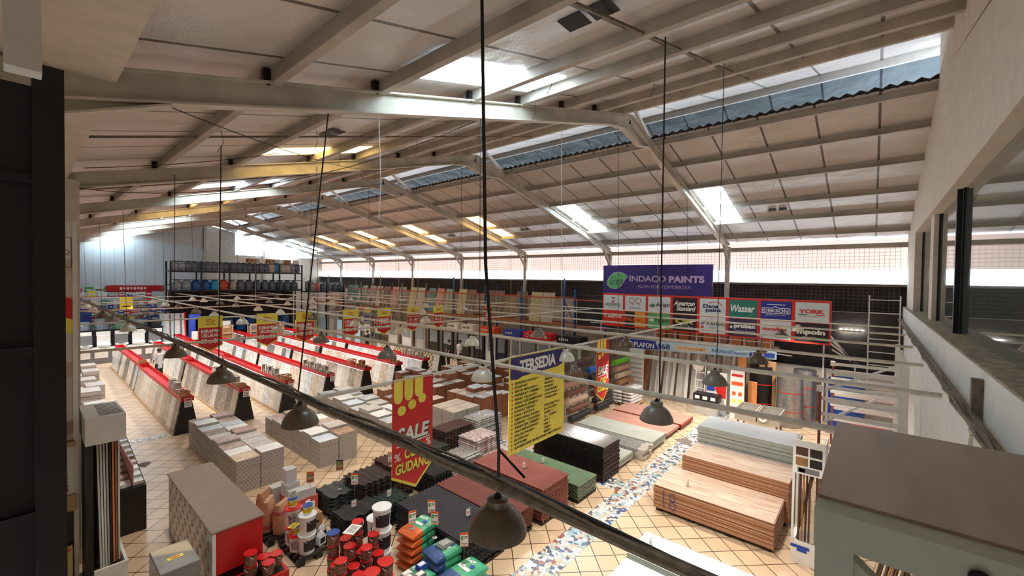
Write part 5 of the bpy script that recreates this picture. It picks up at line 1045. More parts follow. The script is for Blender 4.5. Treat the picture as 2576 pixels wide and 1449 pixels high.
# roll racks
FABR = [pm('blue_roll', (30, 110, 200), .5), pm('lime_roll', (110, 200, 40), .5), pm('beige_roll', (206, 176, 150), .7), pm('brown_roll', (120, 78, 60), .7), pm('charcoal_roll', (48, 46, 46), .7), pm('pink_roll', (196, 150, 130), .7), pm('tan_roll', (170, 120, 80), .7)]
for r_, (x, cols, nm) in enumerate(((13.1, (3, 5, 3, 2, 3, 4), 'left'), (15.0, (0, 4, 3, 3, 4, 4), 'middle'), (17.2, (1, 5, 2, 6, 5, 2), 'right'))):
    t = thing('roll_rack', 'grey steel rack for carpet rolls, %s of three' % nm, 'rack', (x, 9.0, 0))
    for a in (0, 1.5): m = M(); m.beam((a, -.25, 0), (a, .35, 2.0), .06, .05, GALV); m.beam((a, .6, 0), (a, .35, 2.0), .05, .05, GALV); m.build('side_frame', t)
    m = M(); m.box(0, 1.5, .3, .38, 1.95, 2.0, GALV); m.build('top_bar', t); m = M(); m.box(.1, 1.4, .28, .3, 1.75, 2.1, pm('photo_strip', (150, 120, 110), .5, var=.4, scale=9, rgb2=(90, 60, 60))); m.build('picture_strip', t)
    for i in range(6): m = M(); m.beam((0, .0-i*.075-.1, 1.72-i*.29-.135), (1.5, 0-i*.075-.1, 1.72-i*.29-.135), .2, .03, GALV); m.build('roll_tray', t)
    for i, c in enumerate(cols):
        z = 1.72-i*.29; yy = 8.93-i*.075-.02; m = M(); m.tube([(x+.08, yy-.14, z), (x+1.42, yy-.14, z)], .12, 14, FABR[c]); tag(m.build('carpet_roll', smooth=True), '%s carpet roll, %s from the top of the %s rack' % (('blue', 'lime green', 'beige', 'brown', 'charcoal', 'pinkish', 'tan')[c], ORD[i+1], nm), 'roll')
# mezzanine rail above the shop
t = thing('railing', 'long white horizontal rail fence above the ceiling panel shop', 'railing', (19.6, 3.0, 2.75))
for z_ in (.0, .25, .5): m = M(); m.beam((0, 0, z_), (0, 8.3, z_*.9), .035, .035, WHITE); m.build('rail', t)
for i in range(9): m = M(); m.beam((0, .1+i*.95, -.15), (0, .1+i*.95, .52), .035, .035, WHITE); m.build('rail_post', t)
m = M(); m.box(19.5, 21.4, 3.0, 12.5, 2.62, 2.7, GRYB); tag(m.build('mezzanine_floor'), 'thin storage deck above the ceiling panel shop', 'deck')
for i in range(9):
    m = M(); y = 3.2+i*.55; m.box(20.2, 20.6, y, y+.4, 2.7, 3.3+.2*(i % 3), CARD if i % 2 else CARDO); tag(m.build('storage_carton'), 'brown carton on the deck behind the white railing, %s from the right' % ORD[i+1], 'carton', 'cartons on the deck')
t = thing('scaffold_tower', 'white ladder-like scaffold tower against the far wall, right of the brand board', 'ladder', (20.45, -.72, 0))
for a in (0, .85): m = M(); m.beam((0, a, 0), (0, a, 5.0), .04, .04, WHITE); m.build('upright', t)
for i in range(9): m = M(); m.beam((0, 0, 1+i*.48), (0, .85, 1+i*.48), .03, .03, WHITE); m.build('rung', t)
t = thing('stair_rail', 'white stair rails slanting down beside the brand board', 'railing', (20.5, .2, 2.1))
for i in range(4): m = M(); m.beam((0, 1.3-.1*i, 1.3-.28*i+.3), (0, .3-.05*i, .0-.02*i+.3), .035, .05, WHITE); m.build('rail', t)
for a_, z_ in ((.28, .3), (1.25, 1.5)): m = M(); m.beam((0, a_, -2.1), (0, a_, z_), .05, .05, WHITE); m.build('newel_post', t)
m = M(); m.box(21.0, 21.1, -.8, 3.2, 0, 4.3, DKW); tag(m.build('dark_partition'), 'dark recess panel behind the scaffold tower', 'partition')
BULB = em('bright_bulb', (255, 250, 240), 14)
for i in range(5):
    m = M(); m.lathe([(0, 0), (.05, .02), (.07, .06), (.05, .1), (0, .12)], 12, BULB); tag(m.build('ceiling_bulb', loc=(20.9, .95-.16*i, 3.55), smooth=True), 'small bright lamp in the row right of the brand board, %s from the left' % ORD[i+1], 'lamp', 'row of bright bulbs')
# door rack: leaning door leaves on the upper level
DC = [((206,200,186),'ivory'), ((214,176,168),'pink'), ((120,160,162),'teal'), ((160,176,140),'pale green'), ((214,206,160),'cream'), ((150,118,98),'brown'), ((182,176,170),'grey'), ((216,150,140),'rose'), ((120,96,80),'dark brown')]
DMAT = [pm('door_%s' % n_.replace(' ', '_'), c, .45, var=.12, scale=2) for c, n_ in DC]
BRK = pm('rack_orange', (186, 84, 48), .5, var=.1); BUR = pm('rack_blue', (24, 90, 160), .5)
def door(mi):
    m = M(); m.box(0, .05, 0, .82, 0, 1.75, DMAT[mi])
    for z0, z1 in ((.15, .7), (.85, 1.6)):
        for y0 in (.1, .46): m.box(-.012, 0, y0, y0+.26, z0, z1, DMAT[mi]); m.box(-.02, -.012, y0+.05, y0+.21, z0+.06, z1-.06, DMAT[(mi+6) % 9] if mi % 2 else DMAT[mi])
    m.tube([(-.05, .06, .9), (-.05, .06, 1.0)], .012, 6, GALV); return m
D = {}; seq = [(14.1, 0), (15.0, 4), (16.1, 5), (18.0, 5), (18.95, 5), (20.6, 5), (21.5, 4), (22.8, 3), (23.9, 7), (24.9, 2), (26.2, 0), (27.2, 4), (28.6, 6), (29.6, 1), (30.8, 5), (32.0, 0), (33.0, 6), (34.4, 3), (36.0, 2), (37.0, 2), (38.4, 5), (39.6, 7), (40.8, 7), (41.8, 1), (43.0, 1), (44.2, 0)]
for i, (y, k) in enumerate(seq):
    lb = '%s panelled door leaf leaning on the upper rack, %s from the right' % (DC[k][1], ordn(i+1))
    if k not in D: o = D[k] = door(k).build('door_leaf')
    else: o = D[k].copy(); COL.objects.link(o)
    o.location = (20.0, y, 2.93); o.rotation_euler = (0, .16, rnd.uniform(-.06, .06)); tag(o, lb, 'door', 'door leaves on the upper rack')
t = thing('door_rack', 'long orange beam storage rack with blue uprights along the far wall', 'rack', (19.9, 13.2, 0))
for i in range(11): m = M(); m.box(0, .08, i*3.1, i*3.1+.08, 0, 5.0 if i % 3 else 5.5, BUR if i < 4 else GRIME); m.box(1.2, 1.28, i*3.1, i*3.1+.08, 0, 4.9, BUR if i < 4 else GRIME); m.beam((.04, i*3.1+.04, 3.0), (1.24, i*3.1+.04, 4.4), .03, .03, GRIME); m.build('upright_frame', t)
for z_ in (2.85, 4.35): m = M(); m.box(-.02, 0, 0, 31.2, z_, z_+.07, BRK); m.box(1.28, 1.3, 0, 31.2, z_, z_+.07, BRK); m.build('rack_beam', t)
m = M(); m.box(0, 1.3, 0, 31.2, 2.8, 2.84, WOOD); m.build('rack_shelf', t)
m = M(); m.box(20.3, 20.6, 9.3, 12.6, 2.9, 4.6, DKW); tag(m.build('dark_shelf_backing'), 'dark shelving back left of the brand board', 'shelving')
t = thing('door_rack', 'short blue rack bay left of the brand board', 'rack', (19.9, 10.6, 0))
for a in (0, 1.9): m = M(); m.box(0, .07, a, a+.07, 0, 4.9, BUR); m.beam((.03, a, 3.0), (.03, a+.8, 4.4), .03, .04, BLACK); m.build('upright_frame', t)
m = M(); m.box(-.02, 0, 0, 2.0, 4.3, 4.36, BRK); m.box(-.02, 0, 0, 2.0, 2.85, 2.91, BRK); m.build('rack_beam', t)
# door showroom fronts beneath
BD = pm('black_door', (34, 30, 34), .35); NB = pm('navy_door', (30, 36, 66), .4)
show = [(19.8, 1.2, BD, 'black'), (18.5, .9, BD, 'black'), (17.5, .8, PVC[1], 'white lattice window'), (16.6, .85, NB, 'navy'), (15.5, .8, PVC[1], 'white'), (14.5, .9, PVC[2], 'grey glazed'), (13.4, .9, PVC[1], 'white'), (12.4, .8, PVC[2], 'grey'), (11.5, .7, PVC[1], 'white framed'), (21.4, 1.1, BD, 'black'), (22.9, 1.1, BD, 'black'), (24.4, 1.1, PVC[2], 'grey plastic wrapped'), (26, 1.2, PVC[1], 'pale framed'), (27.8, 1.2, PVC[0], 'ivory')]
for i, (y, w, mt, nm) in enumerate(show):
    t = thing('display_door', '%s upright display door below the rack, %s from the right' % (nm, ordn(i+1 if i < 9 else i+1)), 'door', (18.9, y, 0), 0, 'upright display doors')
    m = M(); m.box(0, .12, 0, .06, 0, 1.95, mt); m.box(0, .12, w-.06, w, 0, 1.95, mt); m.box(0, .12, .06, w-.06, 1.89, 1.95, mt); m.build('door_frame', t)
    m = M(); m.box(.03, .08, .07, w-.07, .02, 1.88, mt); m.box(.01, .03, .15, w-.15, .15, .8, mt); m.box(.01, .03, .15, w-.15, .95, 1.8, MATS['grey_tint'] if 'grey_tint' in MATS else pm('grey_tint', (150, 160, 164), .2)); dl = m.build('door_leaf', t)
    m = M(); m.tube([(-.03, .12, .95), (-.03, .12, 1.1)], .012, 6, GALV); m.build('handle', dl)
m = M(); m.box(18.75, 18.9, 10.9, 29.2, 2.0, 2.08, WHITE); tag(m.build('display_beam'), 'long white beam over the upright display doors', 'beam')
for i, (y, L, a, txt) in enumerate(((20.6, 1.0, PAPER, ''), (19.2, 1.0, PAPER, ''), (17.3, 1.3, ORG, ''), (15.3, 1.3, BLUP, ''), (13.2, 1.9, REDP, 'EZA DOOR'), (11.3, 1.5, BLKP, ''))):
    t = thing('sign_box', '%s lightbox sign over the display doors, %s from the left' % (('white', 'white and black', 'orange', 'blue and white', 'large red', 'black')[i], ORD[i+1]), 'sign', (18.6, y, 2.09))
    m = M(); m.box(0, .7, 0, L, 0, .36, a); m.build('sign_body', t); m = M(); f = Face(m, (-.002, L, 0), (0, -1, 0), (0, 0, 1)); f.text(txt, .3*L, .1, .9*L, .26, PAPER, .03) if txt else [f.rect(.12*L+.12*q, .12, .12*L+.12*q+.07, .24, BLKP if i < 2 else PAPER) for q in range(5)]
    if i == 4: f.ring(.17*L, .18, .11, .03, PAPER)
    m.build('sign_lettering', t)
# shoppers: person in black top in front of the doors
SKIN = pm('skin', (176, 128, 100), .6); HAIR = pm('black_hair', (20, 16, 16), .6); CLO = pm('black_cloth', (26, 26, 30), .85); CLO2 = pm('striped_cloth', (200, 196, 200), .85)
def person(x, y, rz, label, top, leg, arm=0, h=1.66, lean=0):
    t = thing('person', label, 'person', (x, y, 0), rz)
    me = bpy.data.meshes.new('body'); k = h/1.7
    J = [(0, 0, .95), (0, 0, 1.15), (0, 0, 1.38), (0, .0, 1.48), (0, .01, 1.56), (0, .02, 1.66), (.17, 0, 1.4), (.24, .02, 1.14), (.22, .12, .92), (-.17, 0, 1.4), (-.24, .02, 1.14), (-.22, .12, .92), (.09, 0, .9), (.1, .02, .5), (.1, 0, .08), (.1, .14, .03), (-.09, 0, .9), (-.1, .04, .5), (-.1, 0, .08), (-.1, .14, .03)]
    if arm: J[7] = (.3, .12, 1.3); J[8] = (.3, .36, 1.38)
    E_ = [(0, 1), (1, 2), (2, 3), (3, 4), (4, 5), (2, 6), (6, 7), (7, 8), (2, 9), (9, 10), (10, 11), (0, 12), (12, 13), (13, 14), (14, 15), (0, 16), (16, 17), (17, 18), (18, 19)]
    Rr = [.14, .125, .15, .055, .085, .07, .07, .048, .034, .07, .048, .034, .09, .062, .042, .035, .09, .062, .042, .035]
    me.from_pydata([(a*k, b_*k, c*k) for a, b_, c in J], E_, []); o = bpy.data.objects.new('body', me); COL.objects.link(o); o.parent = t; me.materials.append(SKIN)
    md = o.modifiers.new('skin', 'SKIN'); sv = me.skin_vertices if len(me.skin_vertices) else None
    lay = me.skin_vertices[0] if sv else None
    if lay is None: 
        import bmesh as _b; bm = _b.new(); bm.from_mesh(me); bm.verts.layers.skin.verify(); bm.to_mesh(me); bm.free(); lay = me.skin_vertices[0]
    for i, v in enumerate(lay.data): v.radius = (Rr[i]*k, Rr[i]*k*.85)
    lay.data[0].use_root = True
    sb = o.modifiers.new('sub', 'SUBSURF'); sb.levels = 2; sb.render_levels = 2
    m = M(); m.lathe([(.0, .62), (.14, .66), (.17, .9), (.155, 1.1), (.18, 1.28), (.165, 1.42), (.08, 1.47)], 16, top); m.v = [(a*k, b_*k*.8, c*k) for a, b_, c in m.v]
    for s_ in (1, -1):
        a, b_ = (J[6], J[7]) if s_ > 0 else (J[9], J[10]); m.tube([tuple(q*k for q in a), tuple(q*k for q in b_)], [.085*k, .065*k], 10, top)
    m.build('shirt', t, smooth=True)
    m = M()
    for s_ in (12, 16): m.tube([tuple(q*k for q in J[s_]), tuple(q*k for q in J[s_+1]), tuple(q*k for q in J[s_+2])], [.11*k, .08*k, .065*k], 12, leg)
    m.build('trousers', t, smooth=True)
    m = M(); m.lathe([(.0, 1.735), (.06, 1.725), (.092, 1.68), (.098, 1.62), (.085, 1.58)], 14, HAIR, (0, 0, 0)); m.v = [(a*k, (b_-.01)*k, c*k) for a, b_, c in m.v]; m.build('hair', t, smooth=True)
    return t
person(17.0, 19.6, 1.2, 'person in a black top standing before the black display doors', CLO, CLO); person(17.35, 19.0, 1.4, 'person in a pale striped top beside the one in black', CLO2, CLO)
person(4.6, 27.6, .4, 'person with black hair between the first two tile racks', CLO2, CLO, h=1.6); person(15.9, 27, .5, 'person with dark hair far behind the rightmost racks', CLO, CLO)
person(.88, 14.6, -1.9, 'person in a dark shirt reaching over at the left display, mostly hidden', pm('slate_cloth', (70, 76, 88), .85), CLO, arm=1, h=1.7)
# ================================================================ FAR END
def tank(mat, r, h, domed=True):
    m = M(); m.lathe([(r, 0), (r, h*.3), (r*1.03, h*.32), (r, h*.35), (r, h*.62), (r*1.04, h*.64), (r, h*.67), (r*.98, h*.78), (r*.6, h*.93), (r*.3, h*.96), (r*.3, h), (0, h)], 18, mat); return m.build('water_tank', smooth=True)
TK = dict(d=pm('dark_tank_wrap', (62, 74, 88), .25, var=.35, scale=14, rgb2=(120, 132, 142)), b=pm('blue_tank', (36, 96, 170), .35), c=pm('cyan_tank', (40, 160, 210), .35), o=pm('orange_tank', (220, 84, 60), .4), w=pm('beige_tank', (196, 186, 174), .45), p=pm('clear_wrapped_tank', (170, 180, 186), .25, var=.4, scale=16, rgb2=(90, 100, 110)), r=pm('pink_tank', (226, 110, 112), .4))
TN = dict(d='dark grey', b='blue', c='cyan', o='orange', w='beige', p='clear wrapped', r='pink'); TP = {}
def tk(k, x, y, z, s, label):
    if k not in TP: o = TP[k] = tank(TK[k], .36, .95)
    else: o = TP[k].copy(); COL.objects.link(o)
    o.location = (x, y, z); o.scale = (s, s, s); tag(o, '%s water tank, %s' % (TN[k], label), 'tank', 'water tanks')
Yk = 39.5
t = thing('tank_rack', 'tall dark two-level rack holding the water tanks at the hall end', 'rack', (7.1, Yk-.6, 0))
for i in range(6):
    for a in (0, 1.4): m = M(); m.box(i*1.86, i*1.86+.1, a, a+.1, 0, 6.4, BLACK); m.build('upright', t)
for z_ in (4.25, 5.7): m = M(); m.box(0, 9.4, -.05, 1.6, z_-.12, z_, BLACK); m.build('rack_level', t)
for z_ in (5.0, 6.35): m = M(); m.box(0, 9.4, -.05, 0, z_, z_+.05, BLACK); m.build('guard_rail', t)
for i, k in enumerate('ppddddddddddddddwcwwpd'): tk(k, 7.45+i*.415, Yk-.08, 5.7, .8 if i < 16 else .88, 'upper rack, %s from the left' % ordn(i+1))
for i, k in enumerate('ppbbcowdddddddd'): tk(k, 7.6+i*.6, Yk-.02, 4.25, .85, 'lower rack, %s from the left' % ordn(i+1))
for i, k in enumerate('dbdbbwdb'): tk(k, 9.2+i*.85, Yk-.0, 1.0, 1.1, 'floor level under the rack, %s from the left' % ordn(i+1))
t = thing('tank_platform', 'lower dark platform right of the tank rack', 'rack', (16.4, Yk-2, 0))
m = M(); m.box(0, 3.35, 0, 1.6, 4.0, 4.1, BLACK); m.build('platform', t)
for a in (0, 1.6, 3.2): m = M(); m.box(a, a+.1, 0, .1, 0, 4.9, BLACK); m.build('upright', t)
m = M(); m.box(0, 3.3, -.03, 0, 4.8, 4.85, BLACK); m.build('guard_rail', t)
for i, k in enumerate('prdddd'): tk(k, 16.9+i*.56, Yk-1.2, 4.1, .85 if i else 1.15, 'right platform, %s from the left' % ordn(i+1))
for i in range(7):
    m = M(); x = 11.5+i*.8; m.box(0, .6, 0, .5, 0, .35, CARD if i % 2 else PAPER); tag(m.build('storage_box', loc=(x, Yk-.3, 6.47), rz=.2*i), 'carton behind the upper tanks, %s from the left' % ORD[i+1], 'carton', 'cartons behind the tanks')
m = M(); m.box(7.3, 16.3, Yk-.45, Yk+.6, .9, 1.0, BLACK); m.box(7.3, 16.3, Yk+.9, Yk+1, 0, 4.1, DKW); tag(m.build('dark_shelving'), 'dark shelving under the tank rack', 'shelving')
# sanitary ware counters at the far left
def counter(x0, x1, y, z, d, label, mt, fr, n_, ff, name='display_counter'):
    t = thing(name, label, 'counter', (x0, y, 0)); m = M(); m.box(0, x1-x0, 0, d, z-.06, z, mt); m.build('top', t); m = M(); m.box(.05, x1-x0-.05, .06, d-.05, 0, z-.06, fr); m.build('base', t)
    for i in range(n_): m = M(); w = (x1-x0)/n_; m.box(i*w+.12*w, i*w+.88*w, -.01, .06, z-.06-ff, z-.1, PAPER); m.build('white_label', t)
counter(2.1, 6.3, 36.3, 1.9, .7, 'long dark counter with a row of white labels, far left', BLACK, BLACK, 5, .3)
counter(2.0, 6.6, 35.0, .9, .9, 'white counter carrying basins, far left', PAPER, GREYP, 6, .5)
for i in range(5):
    t = thing('wash_basin', 'white wash basin on the far left counter, %s from the left' % ORD[i+1], 'basin', (2.5+i*.8, 35.3, .9), 0, 'wash basins')
    m = M(); m.lathe([(.12, 0), (.3, .16), (.32, .2), (.28, .2), (.1, .04), (0, .04)], 18, PWH); m.build('bowl', t, smooth=True); m = M(); m.box(-.3, .3, .2, .32, 0, .75, PAPER if i % 2 else GREYP); m.build('splash_board', t)
for i in range(5):
    m = M(); m.lathe([(.34, 0), (.36, .3), (.3, .5), (0, .52)], 16, (TK['d'], TK['d'], pm('green_tub', (92, 130, 104), .5), TK['d'], BLACK)[i]); tag(m.build('plastic_tub', loc=(2.5+i*.85, 36.7, 1.9), smooth=True), '%s tub on the dark far left counter' % ('first dark', 'second dark', 'green', 'fourth dark', 'black')[i], 'tub')
for i in range(2):
    m = M(); m.box(0, .7, 0, .6, 0, .5, LIDB); tag(m.build('blue_crate', loc=(2.3, 38.2, 2.2+.52*i)), '%s blue crate at the far left' % ('lower', 'upper')[i], 'crate')
m = M(); m.box(2.1, 3.6, 38.0, 38.9, 0, 2.2, GREYP); tag(m.build('grey_cabinet'), 'grey cabinet under the blue crates', 'cabinet')
rnd2 = random.Random(3)
SHC = [(REDP, 'red'), (PAPER, 'white'), (ORG, 'orange'), (GRNP, 'green'), (CARD, 'brown'), (GREYP, 'grey'), (BLUP, 'blue'), (YEL, 'yellow'), (PWH, 'glossy white')]
for j in range(4):
    y = 40.5+j*1.2; t = thing('goods_shelf', 'far left goods shelf, %s behind the counters' % ORD[j+1], 'shelf', (2.0, y, 0)); L = 5.6-.3*j; H_ = (2.6, 3.2, 3.7, 4.0)[j]
    for z_ in [H_*q/4 for q in range(1, 5)]: m = M(); m.box(0, L, 0, .5, z_-.03, z_, RED if j == 2 else PAPER); m.build('shelf_board', t)
    for a in (0, L-.05): m = M(); m.box(a, a+.05, 0, .5, 0, H_, GREYP); m.build('side_panel', t)
    for q in range(1, 5):
        for i in range(9):
            mt, nm = rnd2.choice(SHC); w = rnd2.uniform(.25, .5); h = rnd2.uniform(.2, .42); m = M(); xx = 2.1+i*L/9.3; zz = H_*q/4; m.box(0, w, 0, .35, 0, h, mt); m.box(.05, w-.05, -.006, 0, h*.3, h*.6, PAPER if mt is not PAPER else GREYP)
            tag(m.build('goods_box', loc=(xx, y+.05, zz)), '%s goods box, shelf level %s, %s along, %s far left shelf' % (nm, ('one', 'two', 'three', 'four')[q-1], ordn(i+1), ORD[j+1]), 'box', 'goods on far left shelf %d' % (j+1))
m = M(); m.box(0, 3.3, 0, .06, 0, .45, RED); m.v = [(a, b_, c) for a, b_, c in m.v]; f = Face(m, (0, 0, 0), (1,0,0), (0,0,1)); [f.rect(.8+.2*q, .12+.04*(q % 2), .93+.2*q, .32, PAPER) for q in range(8)]; tag(m.build('fascia_sign', loc=(4.2, 44.0, 4.05)), 'red fascia sign with white letters at the far left', 'sign')
for i in range(14):
    m = M(); w = rnd2.uniform(.4, .8); h = rnd2.uniform(.2, .6); m.box(0, w, 0, .5, 0, h, CARD if i % 3 else PAPER); tag(m.build('cardboard_box', loc=(4.3+i*.28, 44.15+.3*(i % 2), 4.02+.0)), 'open brown box heaped over the far shelves, %s from the left' % ordn(i+1), 'box', 'boxes heaped at the far left')
t = thing('accessory_display', 'red sided slanted display with glossy pale strips at the far left', 'display rack', (6.3, 37.6, 0))
m = M(); m.ext([(0, 0), (.9, 0), (.62, 2.7), (.38, 2.7)], (1.35, -.4, 0), (0, 1, 0), (0, 0, 1), (.1, 0, 0), REDP); m.build('red_end_panel', t)
m = M(); m.ext([(0, .3), (.05, .3), (.4, 2.65), (.35, 2.65)], (0, -.4, 0), (0, 1, 0), (0, 0, 1), (1.35, 0, 0), PVC[1]); m.build('sample_board', t)
for i in range(6): m = M(); m.ext([(-.02, .35), (0, .35), (.34, 2.6), (.32, 2.6)], (.1+.2*i, -.4, 0), (0, 1, 0), (0, 0, 1), (.1, 0, 0), (SKY, PAPER, GREYP)[i % 3]); m.build('sample_strip', t)
m = M(); m.box(0, .8, 0, .5, 0, .4, YEL); tag(m.build('yellow_bin', loc=(6.6, 36.0, 0)), 'yellow bin in front of the red sided display', 'bin')
m = M(); m.box(0, .7, 0, .5, 0, .5, REDP); tag(m.build('red_bin', loc=(5.9, 36.8, 0)), 'red bin beside the yellow bin', 'bin')
for i, (x, c, h) in enumerate(((8.1, REDP, 2.3), (9.0, REDP, 2.1), (7.75, BLUP, 2.6), (9.6, PAPER, 2.0))):
    t = thing('panel_display', '%s upright display panel behind the first pennants, %s from left' % (('dark red', 'red', 'blue', 'white')[i], ('second', 'third', 'first', 'fourth')[i]), 'display', (x, 36.5, 0)); m = M(); m.box(0, .65, 0, .3, 0, h, c); m.build('panel', t); m = M(); m.box(.12, .5, -.02, 0, .8, 1.4, PAPER if c is not PAPER else GREYP); m.build('framed_sample', t)
for i in range(4):
    t = thing('wooden_crate', 'tall pale wooden crate between the pennants, %s from the left' % ORD[i+1], 'crate', ((9.15, 10.9, 12.55, 14.3)[i], 34.4, 0)); m = M()
    for a in (0, .6): m.box(a, a+.07, 0, .07, 0, 1.9, WOOD); m.box(a, a+.07, .6, .67, 0, 1.9, WOOD)
    m.build('corner_posts', t)
    for z_ in (0.1, .7, 1.3, 1.8): m = M(); m.box(-.02, .69, -.03, 0, z_, z_+.09, WOOD); m.build('slat', t)
    m = M(); m.box(.08, .6, .08, .6, 0, 1.7, GREYP if i % 2 else CARD); m.build('packed_goods', t)
for i in range(6):
    m = M(); m.box(0, .05, 0, .8, 0, 1.7, SKY if i % 2 else PVC[2]); o = m.build('window_leaf', loc=(17.9, 30+i*1.5, .0)); tag(o, 'framed window leaf leaning below the upper door rack, %s from the right' % ORD[i+1], 'window')
for i in range(2):
    t = thing('side_shelf', 'cluttered white shelf bay against the far wall, %s from the right' % ORD[i+1], 'shelf', (19.2, 29+i*3.2, 0))
    for z_ in (.8, 1.6, 2.4): m = M(); m.box(0, .6, 0, 2.6, z_, z_+.04, WHITE); m.build('shelf_board', t)
    m = M(); m.box(0, .05, 0, .05, 0, 2.6, WHITE); m.build('post', t); m = M(); m.box(0, .05, 2.55, 2.6, 0, 2.6, WHITE); m.build('post', t)
    for q in range(3):
        for k in range(5):
            mt, nm = rnd2.choice(SHC); m = M(); m.box(0, .35, 0, .4, 0, .4, mt); tag(m.build('goods_box', loc=(19.25, 29.15+i*3.2+k*.48, .84+.8*q-.0)), '%s box, bay %s, level %s, %s along the far wall' % (nm, ORD[i+1], ('one', 'two', 'three')[q], ordn(k+1)), 'box', 'goods in far bay %d' % (i+1))
# hanging far pennant
t = thing('promo_flag', 'small yellow flag hanging over the far left shelves', 'banner', (4.0, 35.25, 3.2)); m = M(); m.box(0, .6, 0, .005, 0, .75, YEL); m.build('cloth', t); m = M(); f = Face(m, (0, 0, 0), (1,0,0), (0,0,1)); f.rect(.1, .15, .5, .2, BLKP); m.build('print', t)
# ================================================================ LEFT FOREGROUND
POS = newmat('faded_room_poster', .5); nt = POS[1]; zz = POS[4].outputs[2]
rp = nt.nodes.new('ShaderNodeValToRGB'); rp.color_ramp.interpolation = 'CONSTANT'; els = rp.color_ramp.elements
bands = [(0, (206,190,170)), (.27, (196,150,126)), (.33, (190,176,164)), (.42, (150,128,116)), (.46, (200,186,174)), (.58, (190,160,140)), (.63, (206,196,188)), (.72, (176,158,146)), (.77, (214,200,188)), (.86, (200,180,160)), (.9, (230,224,216))]
els[0].color = (*lin(bands[0][1]), 1); els[1].position = .27; els[1].color = (*lin(bands[1][1]), 1)
for p_, c in bands[2:]: e = els.new(p_); e.color = (*lin(c), 1)
n5 = nt.nodes.new('ShaderNodeTexNoise'); n5.inputs['Scale'].default_value = 2.2; nt.links.new(POS[3].outputs['Object'], n5.inputs['Vector'])
nt.links.new(mth(nt, 'ADD', mth(nt, 'DIVIDE', zz, 6.3), mth(nt, 'MULTIPLY', mth(nt, 'SUBTRACT', n5.outputs[0], .5), .12)), rp.inputs[0]); nt.links.new(rp.outputs[0], POS[2].inputs['Base Color'])
t = thing('poster_cabinet', 'tall poster covered display tower with faded room pictures at the left edge', 'display', (-.3, 10.35, 0))
m = M(); m.box(0, .92, 0, .08, 2.55, 6.25, POS[0]); m.build('poster_panel', t)
m = M(); m.box(.88, .94, -.02, .3, 0, 6.25, WHITE); m.build('white_edge_post', t)
m = M(); f = Face(m, (0, -.003, 0), (1,0,0), (0,0,1)); f.poly([(.0, 5.0), (.9, 4.6), (.9, 4.95), (.0, 5.4)], REDP); f.poly([(0, 4.75), (.9, 4.35), (.9, 4.6), (0, 5.0)], YEL); f.ring(.8, 5.75, .05, .015, GREYP); f.line([(.74, 5.5), (.87, 5.5), (.87, 6.0), (.74, 6.0), (.74, 5.5)], .012, GREYP); m.build('poster_print', t)
m = M(); m.box(0, .9, -.08, .3, 2.45, 2.53, WOOD); m.build('wooden_ledge', t); m = M(); m.box(0, .9, -.08, .3, 1.35, 1.62, WOOD); m.build('wooden_ledge', t)
m = M(); m.box(0, .88, -.02, .0, 1.62, 2.45, PAPER); f = Face(m, (0, -.022, 1.62), (1,0,0), (0,0,1)); f.text('S', .64, .38, .69, .46, REDP); f.text('T', .76, .4, .81, .48, REDP); f.text('E', .76, .3, .81, .38, REDP); f.text('E', .76, .2, .81, .28, REDP); f.text('S', .73, .05, .82, .18, REDP, .04); f.text('L', .62, .25, .67, .33, REDP); f.disc(.66, .7, .08, REDP, ry=.1); m.build('letter_board', t)
m = M(); m.box(0, .88, 0, .3, 0, 1.35, BLACK); m.box(.6, .7, -.01, 0, .1, 1.3, GREYP); m.build('dark_base', t)
m = M(); m.box(.35, .86, -.06, -.02, .15, .75, pm('yellow_wood_sample', (222, 200, 120), .3, var=.12, scale=4, stretch=(1, 1, .3), coat=.6)); m.box(.7, .84, -.062, -.06, .66, .7, ORG); m.build('yellow_wood_sample', t)
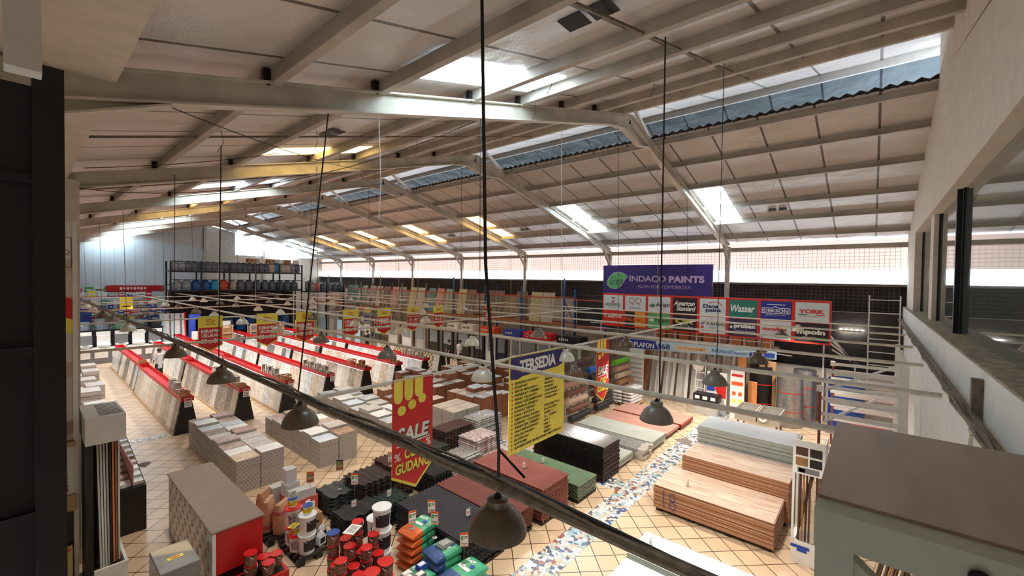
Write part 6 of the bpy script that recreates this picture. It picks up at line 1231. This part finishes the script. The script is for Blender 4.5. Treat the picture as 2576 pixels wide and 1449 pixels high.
# white slotted header box and leaning boards
t = thing('board_rack', 'rack of leaning boards with a white slotted header box, left', 'display rack', (.68, 9.75, 0))
m = M(); m.box(0, .5, 0, 1.1, 2.55, 3.0, WHITE)
for i in range(9): m.box(.18, .47, .12+.1*i, .17+.1*i, 3.0, 3.004, GREYP)
m.build('header_box', t)
m = M(); m.box(.02, .1, .1, 1.0, 0, 2.55, BLACK); m.box(.1, .5, .95, 1.0, 0, 2.55, BLACK); m.build('back_frame', t)
for i in range(8):
    m = M(); m.beam((.2+.035*i, .35+.02*i, .3), (.19+.04*i, .75, 2.5), .025, .3, (PVC[0], PVC[1], PVC[0], PVC[2], MOU[1], CARDO, MOU[3], PVC[0])[i], (0, 1, 0)); m.build('leaning_board', t)
m = M(); m.box(.1, .52, .0, .04, 0, .42, WHITE); m.box(.48, .52, .04, 1.0, 0, .42, WHITE); m.build('front_bin', t)
# black stepped sample display
t = thing('sample_display', 'black stepped display full of small tile samples, left aisle', 'display', (1.3, 11.6, 0))
m = M(); m.ext([(0, 0), (2.9, 0), (2.9, 1.35), (2.4, 1.3), (0, .95)], (0, 0, 0), (0, 1, 0), (0, 0, 1), (.42, 0, 0), BLACK); m.build('display_body', t)
for i in range(9):
    for j in range(2):
        m = M(); y = .08+i*.3; z = .95+.145*y; m.box(.02+.2*j, .19+.2*j, y, y+.24, z+.005, z+.07, (TOPS[0], TOPS[3], TOPS[6], TOPS[2], TOPS[4])[(i*2+j) % 5]); m.build('tile_sample', t)
m = M(); m.box(.2, .215, .0, 2.8, .98, 1.42, pm('rose_divider', (200, 130, 130), .5)); m.build('pink_divider', t)
# dark sliding frame right beside the camera, white beam end above it
t = thing('dark_door_panel', 'dark brown sliding door panel filling the left edge', 'door', (-1.6, .9, 3.4))
DGL = pm('smoked_panel', (34, 27, 28), .7, var=.1); DARK2 = pm('dark_stile_paint', (24, 15, 14), .6, var=.1); m = M(); m.box(0, 1.612, 0, .02, -.6, 2.26, DGL); m.build('smoked_panel', t)
m = M(); m.box(1.612, 1.643, -.012, .03, -.6, 2.29, DARK2); m.build('dark_stile', t)
for z_ in (1.655, 1.89, 2.13): m = M(); m.box(0, 1.612, -.006, .0, z_-.006, z_+.006, BLACK); m.build('rail_line', t)
m = M(); m.beam((-.006, .78, 7.0), (.004, .78, 5.64), .03, .03, CREAM, (0, 1, 0)); tag(m.build('white_beam_end'), 'white painted beam end over the dark door panel, top left corner', 'beam')
